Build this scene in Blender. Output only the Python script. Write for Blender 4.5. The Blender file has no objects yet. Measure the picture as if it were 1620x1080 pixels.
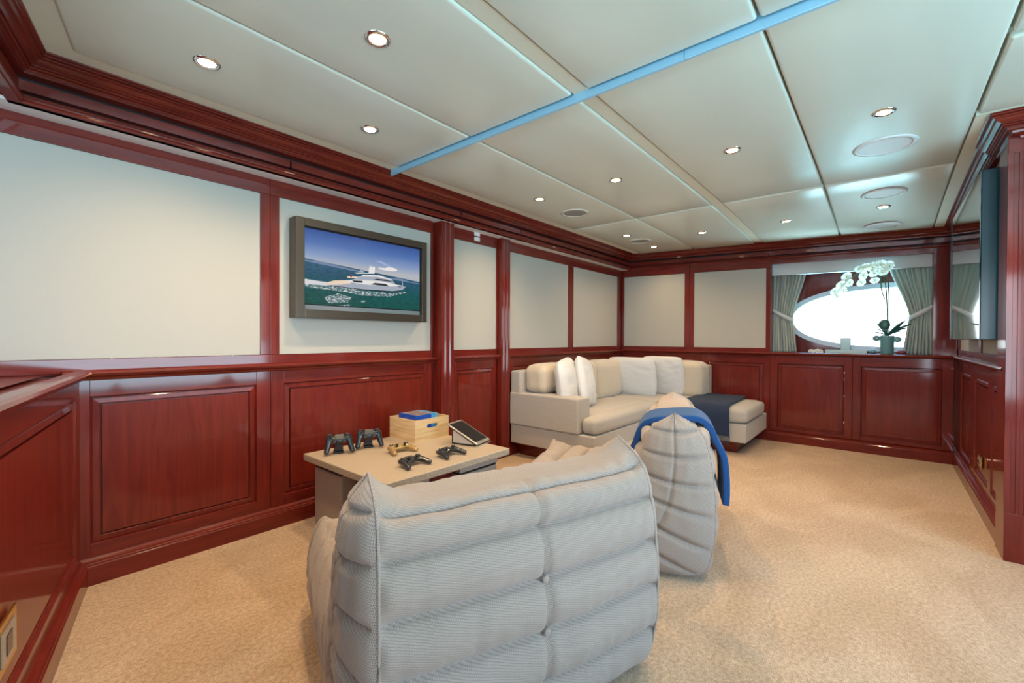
import bpy, bmesh, math, random
from mathutils import Vector, Matrix, noise
from math import sin, cos, pi, radians, sqrt
random.seed(4)
S = bpy.context.scene
COL = S.collection
# ------------------------------------------------------------------ camera, sky, light, exposure
cd = bpy.data.cameras.new('camera'); cd.sensor_width = 36.0; cd.lens = 700.0/1620*36; cd.clip_start = .02
cam = bpy.data.objects.new('camera', cd); COL.objects.link(cam)
R_ = Vector((.643, -.766, .004)); F_ = Vector((.766, .643, -.008)).normalized()
U_ = R_.cross(F_).normalized(); R_ = F_.cross(U_).normalized()
cam.matrix_world = Matrix(((R_.x, U_.x, -F_.x, 0), (R_.y, U_.y, -F_.y, 0), (R_.z, U_.z, -F_.z, 1.05), (0, 0, 0, 1)))
S.camera = cam
S.view_settings.view_transform = 'Standard'; S.view_settings.look = 'None'
S.view_settings.gamma = 1.0; S.view_settings.exposure = -0.05; S.view_settings.use_curve_mapping = False
W = bpy.data.worlds.new('sky'); S.world = W; W.use_nodes = True
wn = W.node_tree.nodes; wl = W.node_tree.links; wn.clear()
wo = wn.new('ShaderNodeOutputWorld'); wb = wn.new('ShaderNodeBackground'); wr = wn.new('ShaderNodeValToRGB')
wt = wn.new('ShaderNodeTexCoord'); ws = wn.new('ShaderNodeSeparateXYZ'); wm = wn.new('ShaderNodeMapRange')
wm.inputs['From Min'].default_value = -1; wm.inputs['From Max'].default_value = 1
wl.new(wt.outputs['Generated'], ws.inputs[0]); wl.new(ws.outputs['Z'], wm.inputs['Value']); wl.new(wm.outputs[0], wr.inputs[0])
cr = wr.color_ramp
cr.elements[0].position = 0.0; cr.elements[0].color = (.06, .40, .52, 1)        # sea straight down
cr.elements[1].position = 1.0; cr.elements[1].color = (.12, .34, .80, 1)        # zenith
for p_, c_ in ((.40, (.16, .58, .70, 1)), (.49, (.62, .80, .84, 1)), (.51, (.92, .95, .96, 1)), (.60, (.60, .78, .95, 1)), (.75, (.28, .55, .95, 1))):
    e_ = cr.elements.new(p_); e_.color = c_
wb.inputs['Strength'].default_value = 4.6
wl.new(wr.outputs[0], wb.inputs[0]); wl.new(wb.outputs[0], wo.inputs[0])

def area(name, loc, rot, sx, sy, power, color, portal=False):
    l = bpy.data.lights.new(name, 'AREA'); l.shape = 'RECTANGLE'; l.size = sx; l.size_y = sy; l.energy = power; l.color = color
    o = bpy.data.objects.new(name, l); o.location = loc; o.rotation_euler = rot; COL.objects.link(o)
    if portal: l.cycles.is_portal = True
    return o
# daylight entering the wide side and aft windows behind the camera, and the eye window
area('daylight_side', (1.1, -2.0, .55), (radians(122), 0, 0), 3.4, 1.0, 120, (.52, .80, 1.0))
area('daylight_aft', (-2.07, .0, 1.1), (0, radians(-90), 0), 1.55, 2.6, 110, (.70, .84, 1.0))
area('daylight_eye', (6.35, -.09, .42), (0, radians(120), 0), .6, 1.7, 170, (.50, .86, 1.0))
area('portal_side', (.8, -1.72, 1.2), (radians(90), 0, 0), 3.6, 1.4, 1, (1, 1, 1), True)
area('portal_aft', (-2.04, .0, 1.1), (0, radians(-90), 0), 1.55, 2.6, 1, (1, 1, 1), True)
area('portal_eye', (5.70, -.09, 1.26), (0, radians(90), 0), .66, 1.75, 1, (1, 1, 1), True)

# ------------------------------------------------------------------ materials
def nmat(name):
    m = bpy.data.materials.new(name); m.use_nodes = True
    return m, m.node_tree.nodes, m.node_tree.links, m.node_tree.nodes['Principled BSDF']
def plain(name, col, rough=.5, metal=0, coat=0, spec=.5, emit=None, es=0, trans=0, sheen=0):
    m, n, l, b = nmat(name)
    b.inputs['Base Color'].default_value = (*col, 1); b.inputs['Roughness'].default_value = rough; b.inputs['Metallic'].default_value = metal
    b.inputs['Coat Weight'].default_value = coat; b.inputs['Coat Roughness'].default_value = .06; b.inputs['Specular IOR Level'].default_value = spec
    b.inputs['Sheen Weight'].default_value = sheen
    if trans: b.inputs['Transmission Weight'].default_value = trans
    if emit: b.inputs['Emission Color'].default_value = (*emit, 1); b.inputs['Emission Strength'].default_value = es
    return m
def wood(name, dark, light, scale=(9, 9, .8), coat=.7, rough=.28, dist=.6, coord='Object', bump=.02):
    m, n, l, b = nmat(name)
    tc = n.new('ShaderNodeTexCoord'); mp = n.new('ShaderNodeMapping'); mp.inputs['Scale'].default_value = scale
    nz = n.new('ShaderNodeTexNoise'); nz.inputs['Scale'].default_value = 4; nz.inputs['Detail'].default_value = 7; nz.inputs['Distortion'].default_value = dist
    rp = n.new('ShaderNodeValToRGB'); rp.color_ramp.elements[0].color = (*dark, 1); rp.color_ramp.elements[1].color = (*light, 1)
    rp.color_ramp.elements[0].position = .32; rp.color_ramp.elements[1].position = .68
    l.new(tc.outputs[coord], mp.inputs[0]); l.new(mp.outputs[0], nz.inputs['Vector']); l.new(nz.outputs[0], rp.inputs[0]); l.new(rp.outputs[0], b.inputs['Base Color'])
    bp = n.new('ShaderNodeBump'); bp.inputs['Strength'].default_value = bump; bp.inputs['Distance'].default_value = .01
    l.new(nz.outputs[0], bp.inputs['Height']); l.new(bp.outputs[0], b.inputs['Normal'])
    b.inputs['Roughness'].default_value = rough+.15; b.inputs['Specular IOR Level'].default_value = .15; b.inputs['Coat Weight'].default_value = coat; b.inputs['Coat Roughness'].default_value = .08
    return m
def fabric(name, a, c, scale=600, rough=.9, bump=.25, sheen=.2, coord='Object', big=None):
    m, n, l, b = nmat(name)
    tc = n.new('ShaderNodeTexCoord')
    nz = n.new('ShaderNodeTexNoise'); nz.inputs['Scale'].default_value = scale; nz.inputs['Detail'].default_value = 3
    rp = n.new('ShaderNodeValToRGB'); rp.color_ramp.elements[0].color = (*a, 1); rp.color_ramp.elements[1].color = (*c, 1)
    rp.color_ramp.elements[0].position = .35; rp.color_ramp.elements[1].position = .65
    l.new(tc.outputs[coord], nz.inputs['Vector']); l.new(nz.outputs[0], rp.inputs[0])
    out = rp.outputs[0]
    if big:
        n2 = n.new('ShaderNodeTexNoise'); n2.inputs['Scale'].default_value = big[0]; n2.inputs['Detail'].default_value = 4
        r2 = n.new('ShaderNodeValToRGB'); r2.color_ramp.elements[0].position = .35; r2.color_ramp.elements[1].position = .65
        r2.color_ramp.elements[0].color = (big[1],)*3 + (1,); r2.color_ramp.elements[1].color = (1, 1, 1, 1)
        mx = n.new('ShaderNodeMix'); mx.data_type = 'RGBA'; mx.blend_type = 'MULTIPLY'; mx.inputs['Factor'].default_value = 1
        l.new(tc.outputs[coord], n2.inputs['Vector']); l.new(n2.outputs[0], r2.inputs[0]); l.new(out, mx.inputs['A']); l.new(r2.outputs[0], mx.inputs['B'])
        out = mx.outputs['Result']
    l.new(out, b.inputs['Base Color'])
    bp = n.new('ShaderNodeBump'); bp.inputs['Strength'].default_value = bump; bp.inputs['Distance'].default_value = .004
    l.new(nz.outputs[0], bp.inputs['Height']); l.new(bp.outputs[0], b.inputs['Normal'])
    b.inputs['Roughness'].default_value = rough; b.inputs['Sheen Weight'].default_value = sheen; b.inputs['Specular IOR Level'].default_value = .2
    return m
def twill(name, a, c, f=190):
    """herringbone-like twill from the UV map (metres)"""
    m, n, l, b = nmat(name)
    tc = n.new('ShaderNodeTexCoord'); mp = n.new('ShaderNodeMapping'); mp.inputs['Rotation'].default_value = (0, 0, radians(38)); mp.inputs['Scale'].default_value = (f, f*.38, f)
    ck = n.new('ShaderNodeTexBrick'); ck.inputs['Scale'].default_value = 1.0; ck.inputs['Mortar Size'].default_value = .12; ck.inputs['Brick Width'].default_value = 1.0; ck.inputs['Row Height'].default_value = .5
    ck.inputs['Color1'].default_value = (*c, 1); ck.inputs['Color2'].default_value = (*[x*.93 for x in c], 1); ck.inputs['Mortar'].default_value = (*a, 1); ck.inputs['Mortar Smooth'].default_value = .5
    l.new(tc.outputs['UV'], mp.inputs[0]); l.new(mp.outputs[0], ck.inputs['Vector']); l.new(ck.outputs['Color'], b.inputs['Base Color'])
    bp = n.new('ShaderNodeBump'); bp.invert = True; bp.inputs['Strength'].default_value = .3; bp.inputs['Distance'].default_value = .001
    l.new(ck.outputs['Fac'], bp.inputs['Height']); l.new(bp.outputs[0], b.inputs['Normal'])
    b.inputs['Roughness'].default_value = .85; b.inputs['Sheen Weight'].default_value = .25; b.inputs['Specular IOR Level'].default_value = .2
    return m
M = {}
M['wood'] = wood('mahogany', (.115, .0095, .0055), (.18, .0175, .0085))
M['wood_h'] = wood('mahogany_horizontal', (.115, .0095, .0055), (.175, .017, .0085), scale=(1.2, 1.2, 9))
M['wood_f'] = wood('mahogany_field', (.125, .0105, .0055), (.18, .0175, .008), scale=(7, 7, .55), dist=1.6)
M['shelf'] = wood('mahogany_shelf', (.10, .009, .005), (.15, .015, .008), scale=(1.2, 1.2, 9), coat=.15)
M['gap'] = plain('dark_joint', (.012, .003, .003), .6)
M['panel'] = fabric('cream_wall_fabric', (.43, .415, .365), (.45, .435, .385), scale=420, bump=.02, rough=.75, sheen=.1)
M['white'] = plain('white_paint', (.72, .68, .66), .5)
def ceilmat():
    m, n, l, b = nmat('pale_leather')
    tc = n.new('ShaderNodeTexCoord'); nz = n.new('ShaderNodeTexNoise'); nz.inputs['Scale'].default_value = 2.2; nz.inputs['Detail'].default_value = 6
    mp = n.new('ShaderNodeMapping'); mp.inputs['Scale'].default_value = (1.0, 2.2, 1)
    rp = n.new('ShaderNodeValToRGB'); rp.color_ramp.elements[0].color = (.625, .64, .545, 1); rp.color_ramp.elements[1].color = (.70, .715, .615, 1)
    rr = n.new('ShaderNodeMapRange'); rr.inputs['To Min'].default_value = .23; rr.inputs['To Max'].default_value = .25
    l.new(tc.outputs['Object'], mp.inputs[0]); l.new(mp.outputs[0], nz.inputs['Vector']); l.new(nz.outputs[0], rp.inputs[0]); l.new(rp.outputs[0], b.inputs['Base Color'])
    l.new(nz.outputs[0], rr.inputs['Value']); l.new(rr.outputs[0], b.inputs['Roughness'])
    n2 = n.new('ShaderNodeTexNoise'); n2.inputs['Scale'].default_value = 160; bp = n.new('ShaderNodeBump'); bp.inputs['Strength'].default_value = .05; bp.inputs['Distance'].default_value = .003
    l.new(tc.outputs['Object'], n2.inputs['Vector']); l.new(n2.outputs[0], bp.inputs['Height']); l.new(bp.outputs[0], b.inputs['Normal'])
    return m
M['leather'] = ceilmat()
M['ceil'] = plain('ceiling_lining', (.66, .63, .50), .6)
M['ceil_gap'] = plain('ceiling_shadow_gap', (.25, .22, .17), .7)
def carpetmat():
    m, n, l, b = nmat('beige_carpet'); tc = n.new('ShaderNodeTexCoord')
    f1 = n.new('ShaderNodeTexNoise'); f1.inputs['Scale'].default_value = 330; f1.inputs['Detail'].default_value = 4
    f2 = n.new('ShaderNodeTexNoise'); f2.inputs['Scale'].default_value = 70; f2.inputs['Detail'].default_value = 3
    mx0 = n.new('ShaderNodeMath'); mx0.operation = 'MULTIPLY_ADD'; mx0.inputs[1].default_value = .35
    l.new(tc.outputs['Object'], f1.inputs['Vector']); l.new(tc.outputs['Object'], f2.inputs['Vector'])
    sc = n.new('ShaderNodeMath'); sc.operation = 'MULTIPLY'; sc.inputs[1].default_value = .65; l.new(f1.outputs[0], sc.inputs[0])
    l.new(f2.outputs[0], mx0.inputs[0]); l.new(sc.outputs[0], mx0.inputs[2])
    rp = n.new('ShaderNodeValToRGB'); e = rp.color_ramp.elements; e[0].position = .38; e[0].color = (.40, .25, .132, 1); e[1].position = .62; e[1].color = (.86, .635, .41, 1)
    l.new(mx0.outputs[0], rp.inputs[0])
    mp = n.new('ShaderNodeMapping'); mp.inputs['Rotation'].default_value = (0, 0, .5); mp.inputs['Scale'].default_value = (1.0, 1.5, 1)
    b1 = n.new('ShaderNodeTexNoise'); b1.inputs['Scale'].default_value = 1.6; b1.inputs['Detail'].default_value = 6; b1.inputs['Roughness'].default_value = .62; b1.inputs['Distortion'].default_value = .7
    r2 = n.new('ShaderNodeValToRGB'); e = r2.color_ramp.elements; e[0].position = .40; e[0].color = (.84, .79, .72, 1); e[1].position = .60; e[1].color = (1, 1, 1, 1)
    mx = n.new('ShaderNodeMix'); mx.data_type = 'RGBA'; mx.blend_type = 'MULTIPLY'; mx.inputs['Factor'].default_value = 1
    l.new(tc.outputs['Object'], mp.inputs[0]); l.new(mp.outputs[0], b1.inputs['Vector']); l.new(b1.outputs[0], r2.inputs[0])
    l.new(rp.outputs[0], mx.inputs['A']); l.new(r2.outputs[0], mx.inputs['B']); l.new(mx.outputs['Result'], b.inputs['Base Color'])
    bp = n.new('ShaderNodeBump'); bp.inputs['Strength'].default_value = .9; bp.inputs['Distance'].default_value = .008
    l.new(mx0.outputs[0], bp.inputs['Height']); l.new(bp.outputs[0], b.inputs['Normal'])
    b.inputs['Roughness'].default_value = .95; b.inputs['Sheen Weight'].default_value = .3; b.inputs['Specular IOR Level'].default_value = .1
    return m
M['carpet'] = carpetmat()
M['metal'] = plain('satin_metal', (.72, .74, .76), .22, 1)
M['strip'] = plain('strip_metal_sky_reflection', (.36, .66, .86), .4, .35)  # blue sky reflection on the metal strip, painted into its base colour
M['chrome'] = plain('chrome', (.8, .8, .8), .12, 1)
M['bronze'] = plain('bronze_bezel', (.105, .085, .065), .32, .7)
M['black'] = plain('black_plastic', (.012, .012, .014), .25, 0, .4)
M['blackmat'] = plain('black_matt', (.015, .015, .018), .55)
M['tvside'] = plain('teal_black_tv_casing', (.003, .040, .060), .22, 0, 0, .35)
M['tabglass'] = plain('tablet_glass', (.004, .004, .005), .35, 0, 0, .3)
M['glassblack'] = plain('black_screen_glass', (.004, .005, .006), .03, 0, 1, .9)
M['sofa'] = fabric('sofa_linen', (.36, .33, .285), (.50, .46, .40), scale=320, bump=.15)
M['cushion'] = fabric('cushion_velvet', (.52, .44, .33), (.58, .50, .385), scale=200, bump=.05, sheen=.5)
M['pillow'] = fabric('white_pillow_fabric', (.62, .61, .585), (.70, .69, .665), scale=260, bump=.06)
M['twill'] = twill('togo_twill', (.20, .162, .135), (.48, .395, .33), 330)
M['throw'] = fabric('blue_wool', (.012, .055, .17), (.022, .085, .25), scale=400, bump=.25, sheen=.12)
M['navy'] = fabric('navy_wool', (.016, .026, .052), (.026, .042, .085), scale=400, bump=.2, sheen=.06)
M['stone'] = fabric('speckled_stone', (.29, .235, .17), (.54, .445, .335), scale=300, bump=.02, rough=.4, sheen=0)
M['hide'] = plain('taupe_upholstery', (.42, .37, .32), .38)
M['ply'] = wood('pale_pine', (.55, .36, .17), (.74, .55, .30), scale=(1.2, 1.2, 14), coat=.05, rough=.5)
M['bulb'] = plain('lamp_glow', (1, .9, .7), .5, emit=(1, .80, .50), es=14)
M['spk'] = plain('grey_grille', (.27, .26, .25), .6)
M['spkw'] = plain('white_grille', (.74, .76, .76), .35)
M['curtain'] = fabric('curtain_satin', (.52, .58, .53), (.60, .65, .58), scale=180, bump=.05, rough=.55, sheen=.3)
def translucent(m, f, col):
    n, l = m.node_tree.nodes, m.node_tree.links; out = n['Material Output']; t = n.new('ShaderNodeBsdfTranslucent'); t.inputs[0].default_value = (*col, 1)
    mx = n.new('ShaderNodeMixShader'); mx.inputs[0].default_value = f; l.new(n['Principled BSDF'].outputs[0], mx.inputs[1]); l.new(t.outputs[0], mx.inputs[2]); l.new(mx.outputs[0], out.inputs[0])
translucent(M['curtain'], .22, (.55, .66, .60))
M['tie'] = plain('pale_satin_band', (.62, .66, .66), .5)
M['petal'] = plain('orchid_petal', (.92, .94, .90), .6, sheen=.2)
translucent(M['petal'], .5, (.9, .9, .8))
M['lip'] = plain('orchid_lip', (.70, .60, .18), .6)
M['leaf'] = plain('orchid_leaf', (.012, .10, .085), .35)
M['stem'] = plain('orchid_stem', (.03, .15, .07), .5)
M['pot'] = plain('blue_grey_pot', (.12, .30, .33), .3, 0, .3)
M['gold'] = plain('gold_plate', (.75, .47, .10), .25, 1)
M['goldpl'] = plain('gold_controller_shell', (.52, .34, .13), .3, .55)
M['ctrl'] = plain('gunmetal_controller_shell', (.018, .018, .018), .2, .1, .6)
M['ctrl2'] = plain('controller_shell_light', (.07, .065, .06), .35, .2)
M['silver'] = plain('tablet_silver', (.52, .50, .46), .3, .8)

# ------------------------------------------------------------------ mesh helpers
def obj(name, vs, fs, mat, parent=None, smooth=False, bevel=0, seg=2, world=True, uv=None, mats=None, midx=None):
    me = bpy.data.meshes.new(name)
    off = Vector((0, 0, 0))
    if parent is not None and world: off = origin_of(parent)
    me.from_pydata([tuple(Vector(v) - off) for v in vs], [], fs); me.update()
    if mats:
        for mm in mats: me.materials.append(mm)
        for p, i in zip(me.polygons, midx): p.material_index = i
    else: me.materials.append(mat)
    if uv:
        u = me.uv_layers.new(name='UVMap')
        for lp in me.loops: u.data[lp.index].uv = uv[lp.vertex_index]
    if smooth or bevel:
        for p in me.polygons: p.use_smooth = True
    o = bpy.data.objects.new(name, me); COL.objects.link(o)
    if parent is not None: o.parent = parent
    if bevel:
        b = o.modifiers.new('bevel', 'BEVEL'); b.width = bevel; b.segments = seg; b.harden_normals = True; b.limit_method = 'ANGLE'
    return o
def origin_of(p):
    v = Vector((0, 0, 0))
    while p is not None: v += p.location; p = p.parent
    return v
def boxg(x0, x1, y0, y1, z0, z1):
    vs = [(x, y, z) for z in (z0, z1) for y in (y0, y1) for x in (x0, x1)]
    fs = [(0, 2, 3, 1), (4, 5, 7, 6), (0, 1, 5, 4), (2, 6, 7, 3), (0, 4, 6, 2), (1, 3, 7, 5)]
    return vs, fs
def box(name, x0, x1, y0, y1, z0, z1, mat, parent=None, bevel=0, seg=2, fn=None):
    vs, fs = boxg(x0, x1, y0, y1, z0, z1)
    if fn: vs = [fn(v) for v in vs]
    return obj(name, vs, fs, mat, parent, bevel=bevel, seg=seg)
def slab(name, x0, x1, y0, y1, z0, z1, mat, parent=None, fn=None, nx=18, ny=7):
    P = [(x0+(x1-x0)*i/(nx-1), y0+(y1-y0)*j/(ny-1)) for i in range(nx) for j in range(ny)]; N = len(P)
    V = [(x, y, z0) for x, y in P] + [(x, y, z1) for x, y in P]
    fs = gridf(P, nx, ny, flip=True) + [tuple(i+N for i in f) for f in gridf(P, nx, ny)]
    rim = [i*ny for i in range(nx)]+[(nx-1)*ny+j for j in range(1, ny)]+[i*ny+ny-1 for i in range(nx-2, -1, -1)]+[j for j in range(ny-2, 0, -1)]
    for a, b in zip(rim, rim[1:]+rim[:1]): fs.append((a, b, b+N, a+N))
    return recalc(obj(name, [fn(v) for v in V] if fn else V, fs, mat, parent))
def joinm(parts):
    V, Fc = [], []
    for vs, fs in parts:
        k = len(V); V += list(vs); Fc += [tuple(i+k for i in f) for f in fs]
    return V, Fc
def gridf(P, nu, nv, closeu=False, flip=False):
    """faces of a grid of points index i*nv+j"""
    fs = []
    for i in range(nu if closeu else nu-1):
        for j in range(nv-1):
            a, b_ = i*nv+j, i*nv+j+1; c, d = ((i+1) % nu)*nv+j+1, ((i+1) % nu)*nv+j
            fs.append((a, d, c, b_) if flip else (a, b_, c, d))
    return fs
def lathe(prof, n=32, cx=0, cy=0, cz=0):
    V = []
    for i in range(n):
        a = 2*pi*i/n
        for r, z in prof: V.append((cx+r*cos(a), cy+r*sin(a), cz+z))
    return V, gridf(V, n, len(prof), closeu=True, flip=True)
def tube(pts, r, n=8, taper=None):
    V = []; N = len(pts); pts = [Vector(p) for p in pts]
    for i, p in enumerate(pts):
        t = (pts[min(i+1, N-1)] - pts[max(i-1, 0)]).normalized()
        a = t.cross(Vector((0, 0, 1)))
        if a.length < .05: a = t.cross(Vector((1, 0, 0)))
        a.normalize(); b = t.cross(a)
        rr = r if taper is None else r*taper(i/(N-1))
        for k in range(n):
            w = 2*pi*k/n; V.append(p + a*cos(w)*rr + b*sin(w)*rr)
    fs = []
    for i in range(N-1):
        for k in range(n): fs.append((i*n+k, i*n+(k+1) % n, (i+1)*n+(k+1) % n, (i+1)*n+k))
    fs.append(tuple(range(n-1, -1, -1))); fs.append(tuple((N-1)*n+k for k in range(n)))
    return V, fs
def ellipsoid(c, r, nu=14, nv=9, rot=None):
    V = []
    for i in range(nu):
        for j in range(nv):
            a = 2*pi*i/nu; b = -pi/2+pi*j/(nv-1); b = max(min(b, 1.54), -1.54)
            v = Vector((r[0]*cos(a)*cos(b), r[1]*sin(a)*cos(b), r[2]*sin(b)))
            if rot: v = rot @ v
            V.append(v+Vector(c))
    fs = gridf(V, nu, nv, closeu=True, flip=True)
    fs.append(tuple(i*nv for i in range(nu-1, -1, -1))); fs.append(tuple(i*nv+nv-1 for i in range(nu)))
    return V, fs
def holed(outer, hole, to3, th):
    """plate with a hole; 2D loops, to3(u,v,w) places it, thickness th along w"""
    bm = bmesh.new(); es = []
    for lp in (outer, hole):
        vs = [bm.verts.new((u, v, 0)) for u, v in lp]
        es += [bm.edges.new((vs[i], vs[(i+1) % len(vs)])) for i in range(len(vs))]
    bmesh.ops.triangle_fill(bm, use_beauty=True, edges=es)
    bm.verts.index_update()
    V = [tuple(v.co[:2]) for v in bm.verts]; T = [[v.index for v in f.verts] for f in bm.faces]
    bm.free(); n = len(V)
    T = [t if ((V[t[1]][0]-V[t[0]][0])*(V[t[2]][1]-V[t[0]][1])-(V[t[1]][1]-V[t[0]][1])*(V[t[2]][0]-V[t[0]][0])) > 0 else t[::-1] for t in T]
    vs = [to3(u, v, 0) for u, v in V] + [to3(u, v, th) for u, v in V]
    fs = [tuple(t[::-1]) for t in T] + [tuple(i+n for i in t) for t in T]
    k = 0
    for lp in (outer, hole):
        m_ = len(lp)
        for i in range(m_): fs.append((k+i, k+(i+1) % m_, n+k+(i+1) % m_, n+k+i))
        k += m_
    return vs, fs
def recalc(o):
    bm = bmesh.new(); bm.from_mesh(o.data); bmesh.ops.recalc_face_normals(bm, faces=bm.faces); bm.to_mesh(o.data); bm.free(); return o
def thing(name, label, cat, loc=(0, 0, 0), rz=0, group=None):
    o = bpy.data.objects.new(name, None); o.empty_display_size = .1; COL.objects.link(o); o.location = loc; o.rotation_euler = (0, 0, rz)
    return tag(o, label, cat, group)
def tag(o, label, cat, group=None):
    o['label'] = label; o['category'] = cat
    if group: o['group'] = group
    return o
def struct(o): o['kind'] = 'structure'; return o
def copy_tree(o, parent=None):
    c = o.copy(); COL.objects.link(c); c.parent = parent
    for ch in list(o.children): copy_tree(ch, c)
    return c
def droop(v):
    """the deckhead sags towards the far outboard corner, as measured in the room"""
    x, y, z = v
    s = max(0, min(1.15, (x-3.3)/1.88)); t = max(0, min(1.1, (2.45-y)/2.8)); k = max(0, min(1, (z-1.3)/.8))
    return (x, y, z - .098*s**1.5*t*k**1.15)

# ------------------------------------------------------------------ room shell
WY = 2.575; WX = 5.25; RY = -.48; RX0 = 3.115
floor = struct(box('floor', -2.1, 5.7, -1.75, 2.8, -.06, 0, M['carpet']))
ceil = struct(box('ceiling', -2.1, 5.8, -1.75, 2.8, 2.125, 2.2, M['ceil']))
rr_ = Vector((-.232, -.973, 0)).normalized(); rn_ = Vector((.973, -.232, 0)).normalized()

def wains(parent, T, x0, x1, z0, z1, mat=None, fieldname='wainscot_panel', inset=.035):
    """recessed wainscot panel: sloped moulding ring, dark groove and flat field; T(s,t,o) -> world, o outward"""
    i = inset
    a = [(x0, z0), (x1, z0), (x1, z1), (x0, z1)]
    def ring(d): return [(x0+d, z0+d), (x1-d, z0+d), (x1-d, z1-d), (x0+d, z1-d)]
    prof = [(0, .0), (.004, -.010), (.010, -.007), (i-.006, -.004), (i-.003, -.006), (i-.003, -.014)]
    V = []
    for d, o in prof: V += [T(s, t, o) for s, t in ring(d)]
    fs = []
    for k in range(len(prof)-1):
        for e in range(4): fs.append((k*4+e, k*4+(e+1) % 4, (k+1)*4+(e+1) % 4, (k+1)*4+e))
    obj('panel_moulding', V, fs, M['wood'], parent)
    d = i+.003
    q = ring(d)
    V = [T(s, t, -.005) for s, t in q] + [T(s, t, -.02) for s, t in q]
    fs = [(0, 1, 2, 3)] + [(e+4, (e+1) % 4+4, (e+1) % 4, e) for e in range(4)]
    obj(fieldname, V, fs, mat or M['wood_f'], parent)
def tbox(name, T, s0, s1, t0, t1, o0, o1, mat, parent, bevel=.003):
    vs, fs = boxg(s0, s1, t0, t1, o0, o1)
    o = obj(name, [T(*v) for v in vs], fs, mat, parent, bevel=bevel, seg=2); recalc(o); return o
def sweep(path, prof, fn=None, step=.35):
    """path: list of 2D points of the wall line, room on the left side when walking; prof: (offset into room, z)"""
    pts = [Vector((p[0], p[1], 0)) for p in path]; n = len(pts)
    rows = []
    def off(i, p):
        def ln(a, b):
            d = (b-a).normalized(); return d, Vector((-d.y, d.x, 0))
        if i == 0: d, nn = ln(pts[0], pts[1]); return pts[0]+nn*p
        if i == n-1: d, nn = ln(pts[-2], pts[-1]); return pts[-1]+nn*p
        d1, n1 = ln(pts[i-1], pts[i]); d2, n2 = ln(pts[i], pts[i+1])
        b = (n1+n2).normalized(); return pts[i]+b*(p/max(.2, b.dot(n1)))
    for i in range(n-1):
        L = (pts[i+1]-pts[i]).length; k = max(1, int(L/step))
        for j in range(k + (1 if i == n-2 else 0)):
            f = j/k
            rows.append([off(i, p)*(1-f)+off(i+1, p)*f+Vector((0, 0, z)) for p, z in prof])
    V = [v for r in rows for v in r]
    if fn: V = [fn(v) for v in V]
    return V, gridf(V, len(rows), len(prof))

# ---- left wall
TL = lambda s, t, o: (s, WY - o, t)            # s along +x, t up, o out into the room
wallL = struct(box('wall_left', -2.1, 5.5, WY+.02, WY+.14, 0, 2.13, M['wood']))
lowx = [(.25, 1.01), (1.01, 2.14), (2.34, 2.86), (3.0, 4.1), (4.1, 5.2)]
for n_, (a, b) in enumerate(lowx):
    px = {0: (.285, .937), 1: (1.078, 2.08), 2: (2.376, 2.825), 3: (3.08, 4.02), 4: (4.18, 5.12)}[n_]
    tbox('stile', TL, a, px[0], .02, .885, -.02, 0, M['wood'], wallL, .0015)
    tbox('stile', TL, px[1], b-.002, .02, .885, -.02, 0, M['wood'], wallL, .0015)
    tbox('rail', TL, px[0], px[1], .02, .162, -.02, 0, M['wood_h'], wallL, .0015)
    tbox('rail', TL, px[0], px[1], .793, .885, -.02, 0, M['wood_h'], wallL, .0015)
    wains(wallL, TL, px[0], px[1], .162, .793)
upx = [(-1.9, .957), (1.053, 2.13), (2.345, 2.855), (3.015, 4.0), (4.1, 5.14)]
zt = 1.826; zb = .954
for k, (a, b) in enumerate(upx):
    o = tbox('fabric_panel', TL, a, b, zb, zt, -.02, -.006, M['panel'], wallL, .002)
for k, (a, b) in enumerate([(-1.9, 1.004), (1.006, 2.14), (2.34, 2.86), (3.0, 4.05), (4.052, 5.2)]):
    tbox('rail', TL, a, b, .895, zb, -.02, .002, M['wood_h'], wallL, .002)
    tbox('header_rail', TL, a, b, zt, 2.0, -.02, .004, M['wood_h'], wallL, .002)
for a, b in ((.957, 1.004), (1.006, 1.053), (2.13, 2.15), (2.33, 2.345), (2.855, 2.87), (2.99, 3.015), (4.0, 4.05), (4.052, 4.1), (5.14, 5.22)):
    tbox('post', TL, a, b, zb, zt, -.02, .002, M['wood'], wallL, .002)
# pilasters with flutes
def pilaster(T, s0, s1, z0, z1, o1, name='pilaster', fl=3):
    n = 24; V = []
    w = s1-s0; prof = [(s0, -.02), (s0, o1)]
    fw = w/(fl*2+1)
    for k in range(fl):
        c = s0+fw*(1.5+2*k)
        prof += [(c-fw*.5, o1), (c-fw*.45, o1-.004), (c, o1-.010), (c+fw*.45, o1-.004), (c+fw*.5, o1)]
    prof += [(s1, o1), (s1, -.02)]
    for s, o in prof: V += [T(s, z0, o), T(s, z1, o)]
    fs = [(2*i, 2*i+2, 2*i+3, 2*i+1) for i in range(len(prof)-1)]
    return obj(name, V, fs, M['wood'], wallL if T is TL else None)
recalc(pilaster(TL, 2.17, 2.29, .02, 1.93, .075, fl=2))
recalc(pilaster(TL, 2.872, 2.985, .02, 1.93, .045, fl=2))
tbox('pilaster_base', TL, 2.16, 2.30, 0, .16, -.02, .085, M['wood'], wallL, .004)
# cap rail
capprof = [(.0, .862), (.010, .866), (.014, .875), (.020, .878), (.034, .884), (.040, .893), (.036, .903), (.022, .907), (-.02, .907)]
TRim = wallL
for a, b in ((.2, 2.165), (2.295, 2.868), (2.99, 5.22)):
    V, fs = sweep([(b, WY), (a, WY)], capprof, step=9)
    recalc(obj('cap_rail', V, fs, M['wood_h'], wallL, smooth=False))
# soffit behind the cornice
slab('soffit', -2.0, 5.26, 2.46, WY+.02, 1.913, 1.925, M['white'], wallL, fn=droop)

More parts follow.
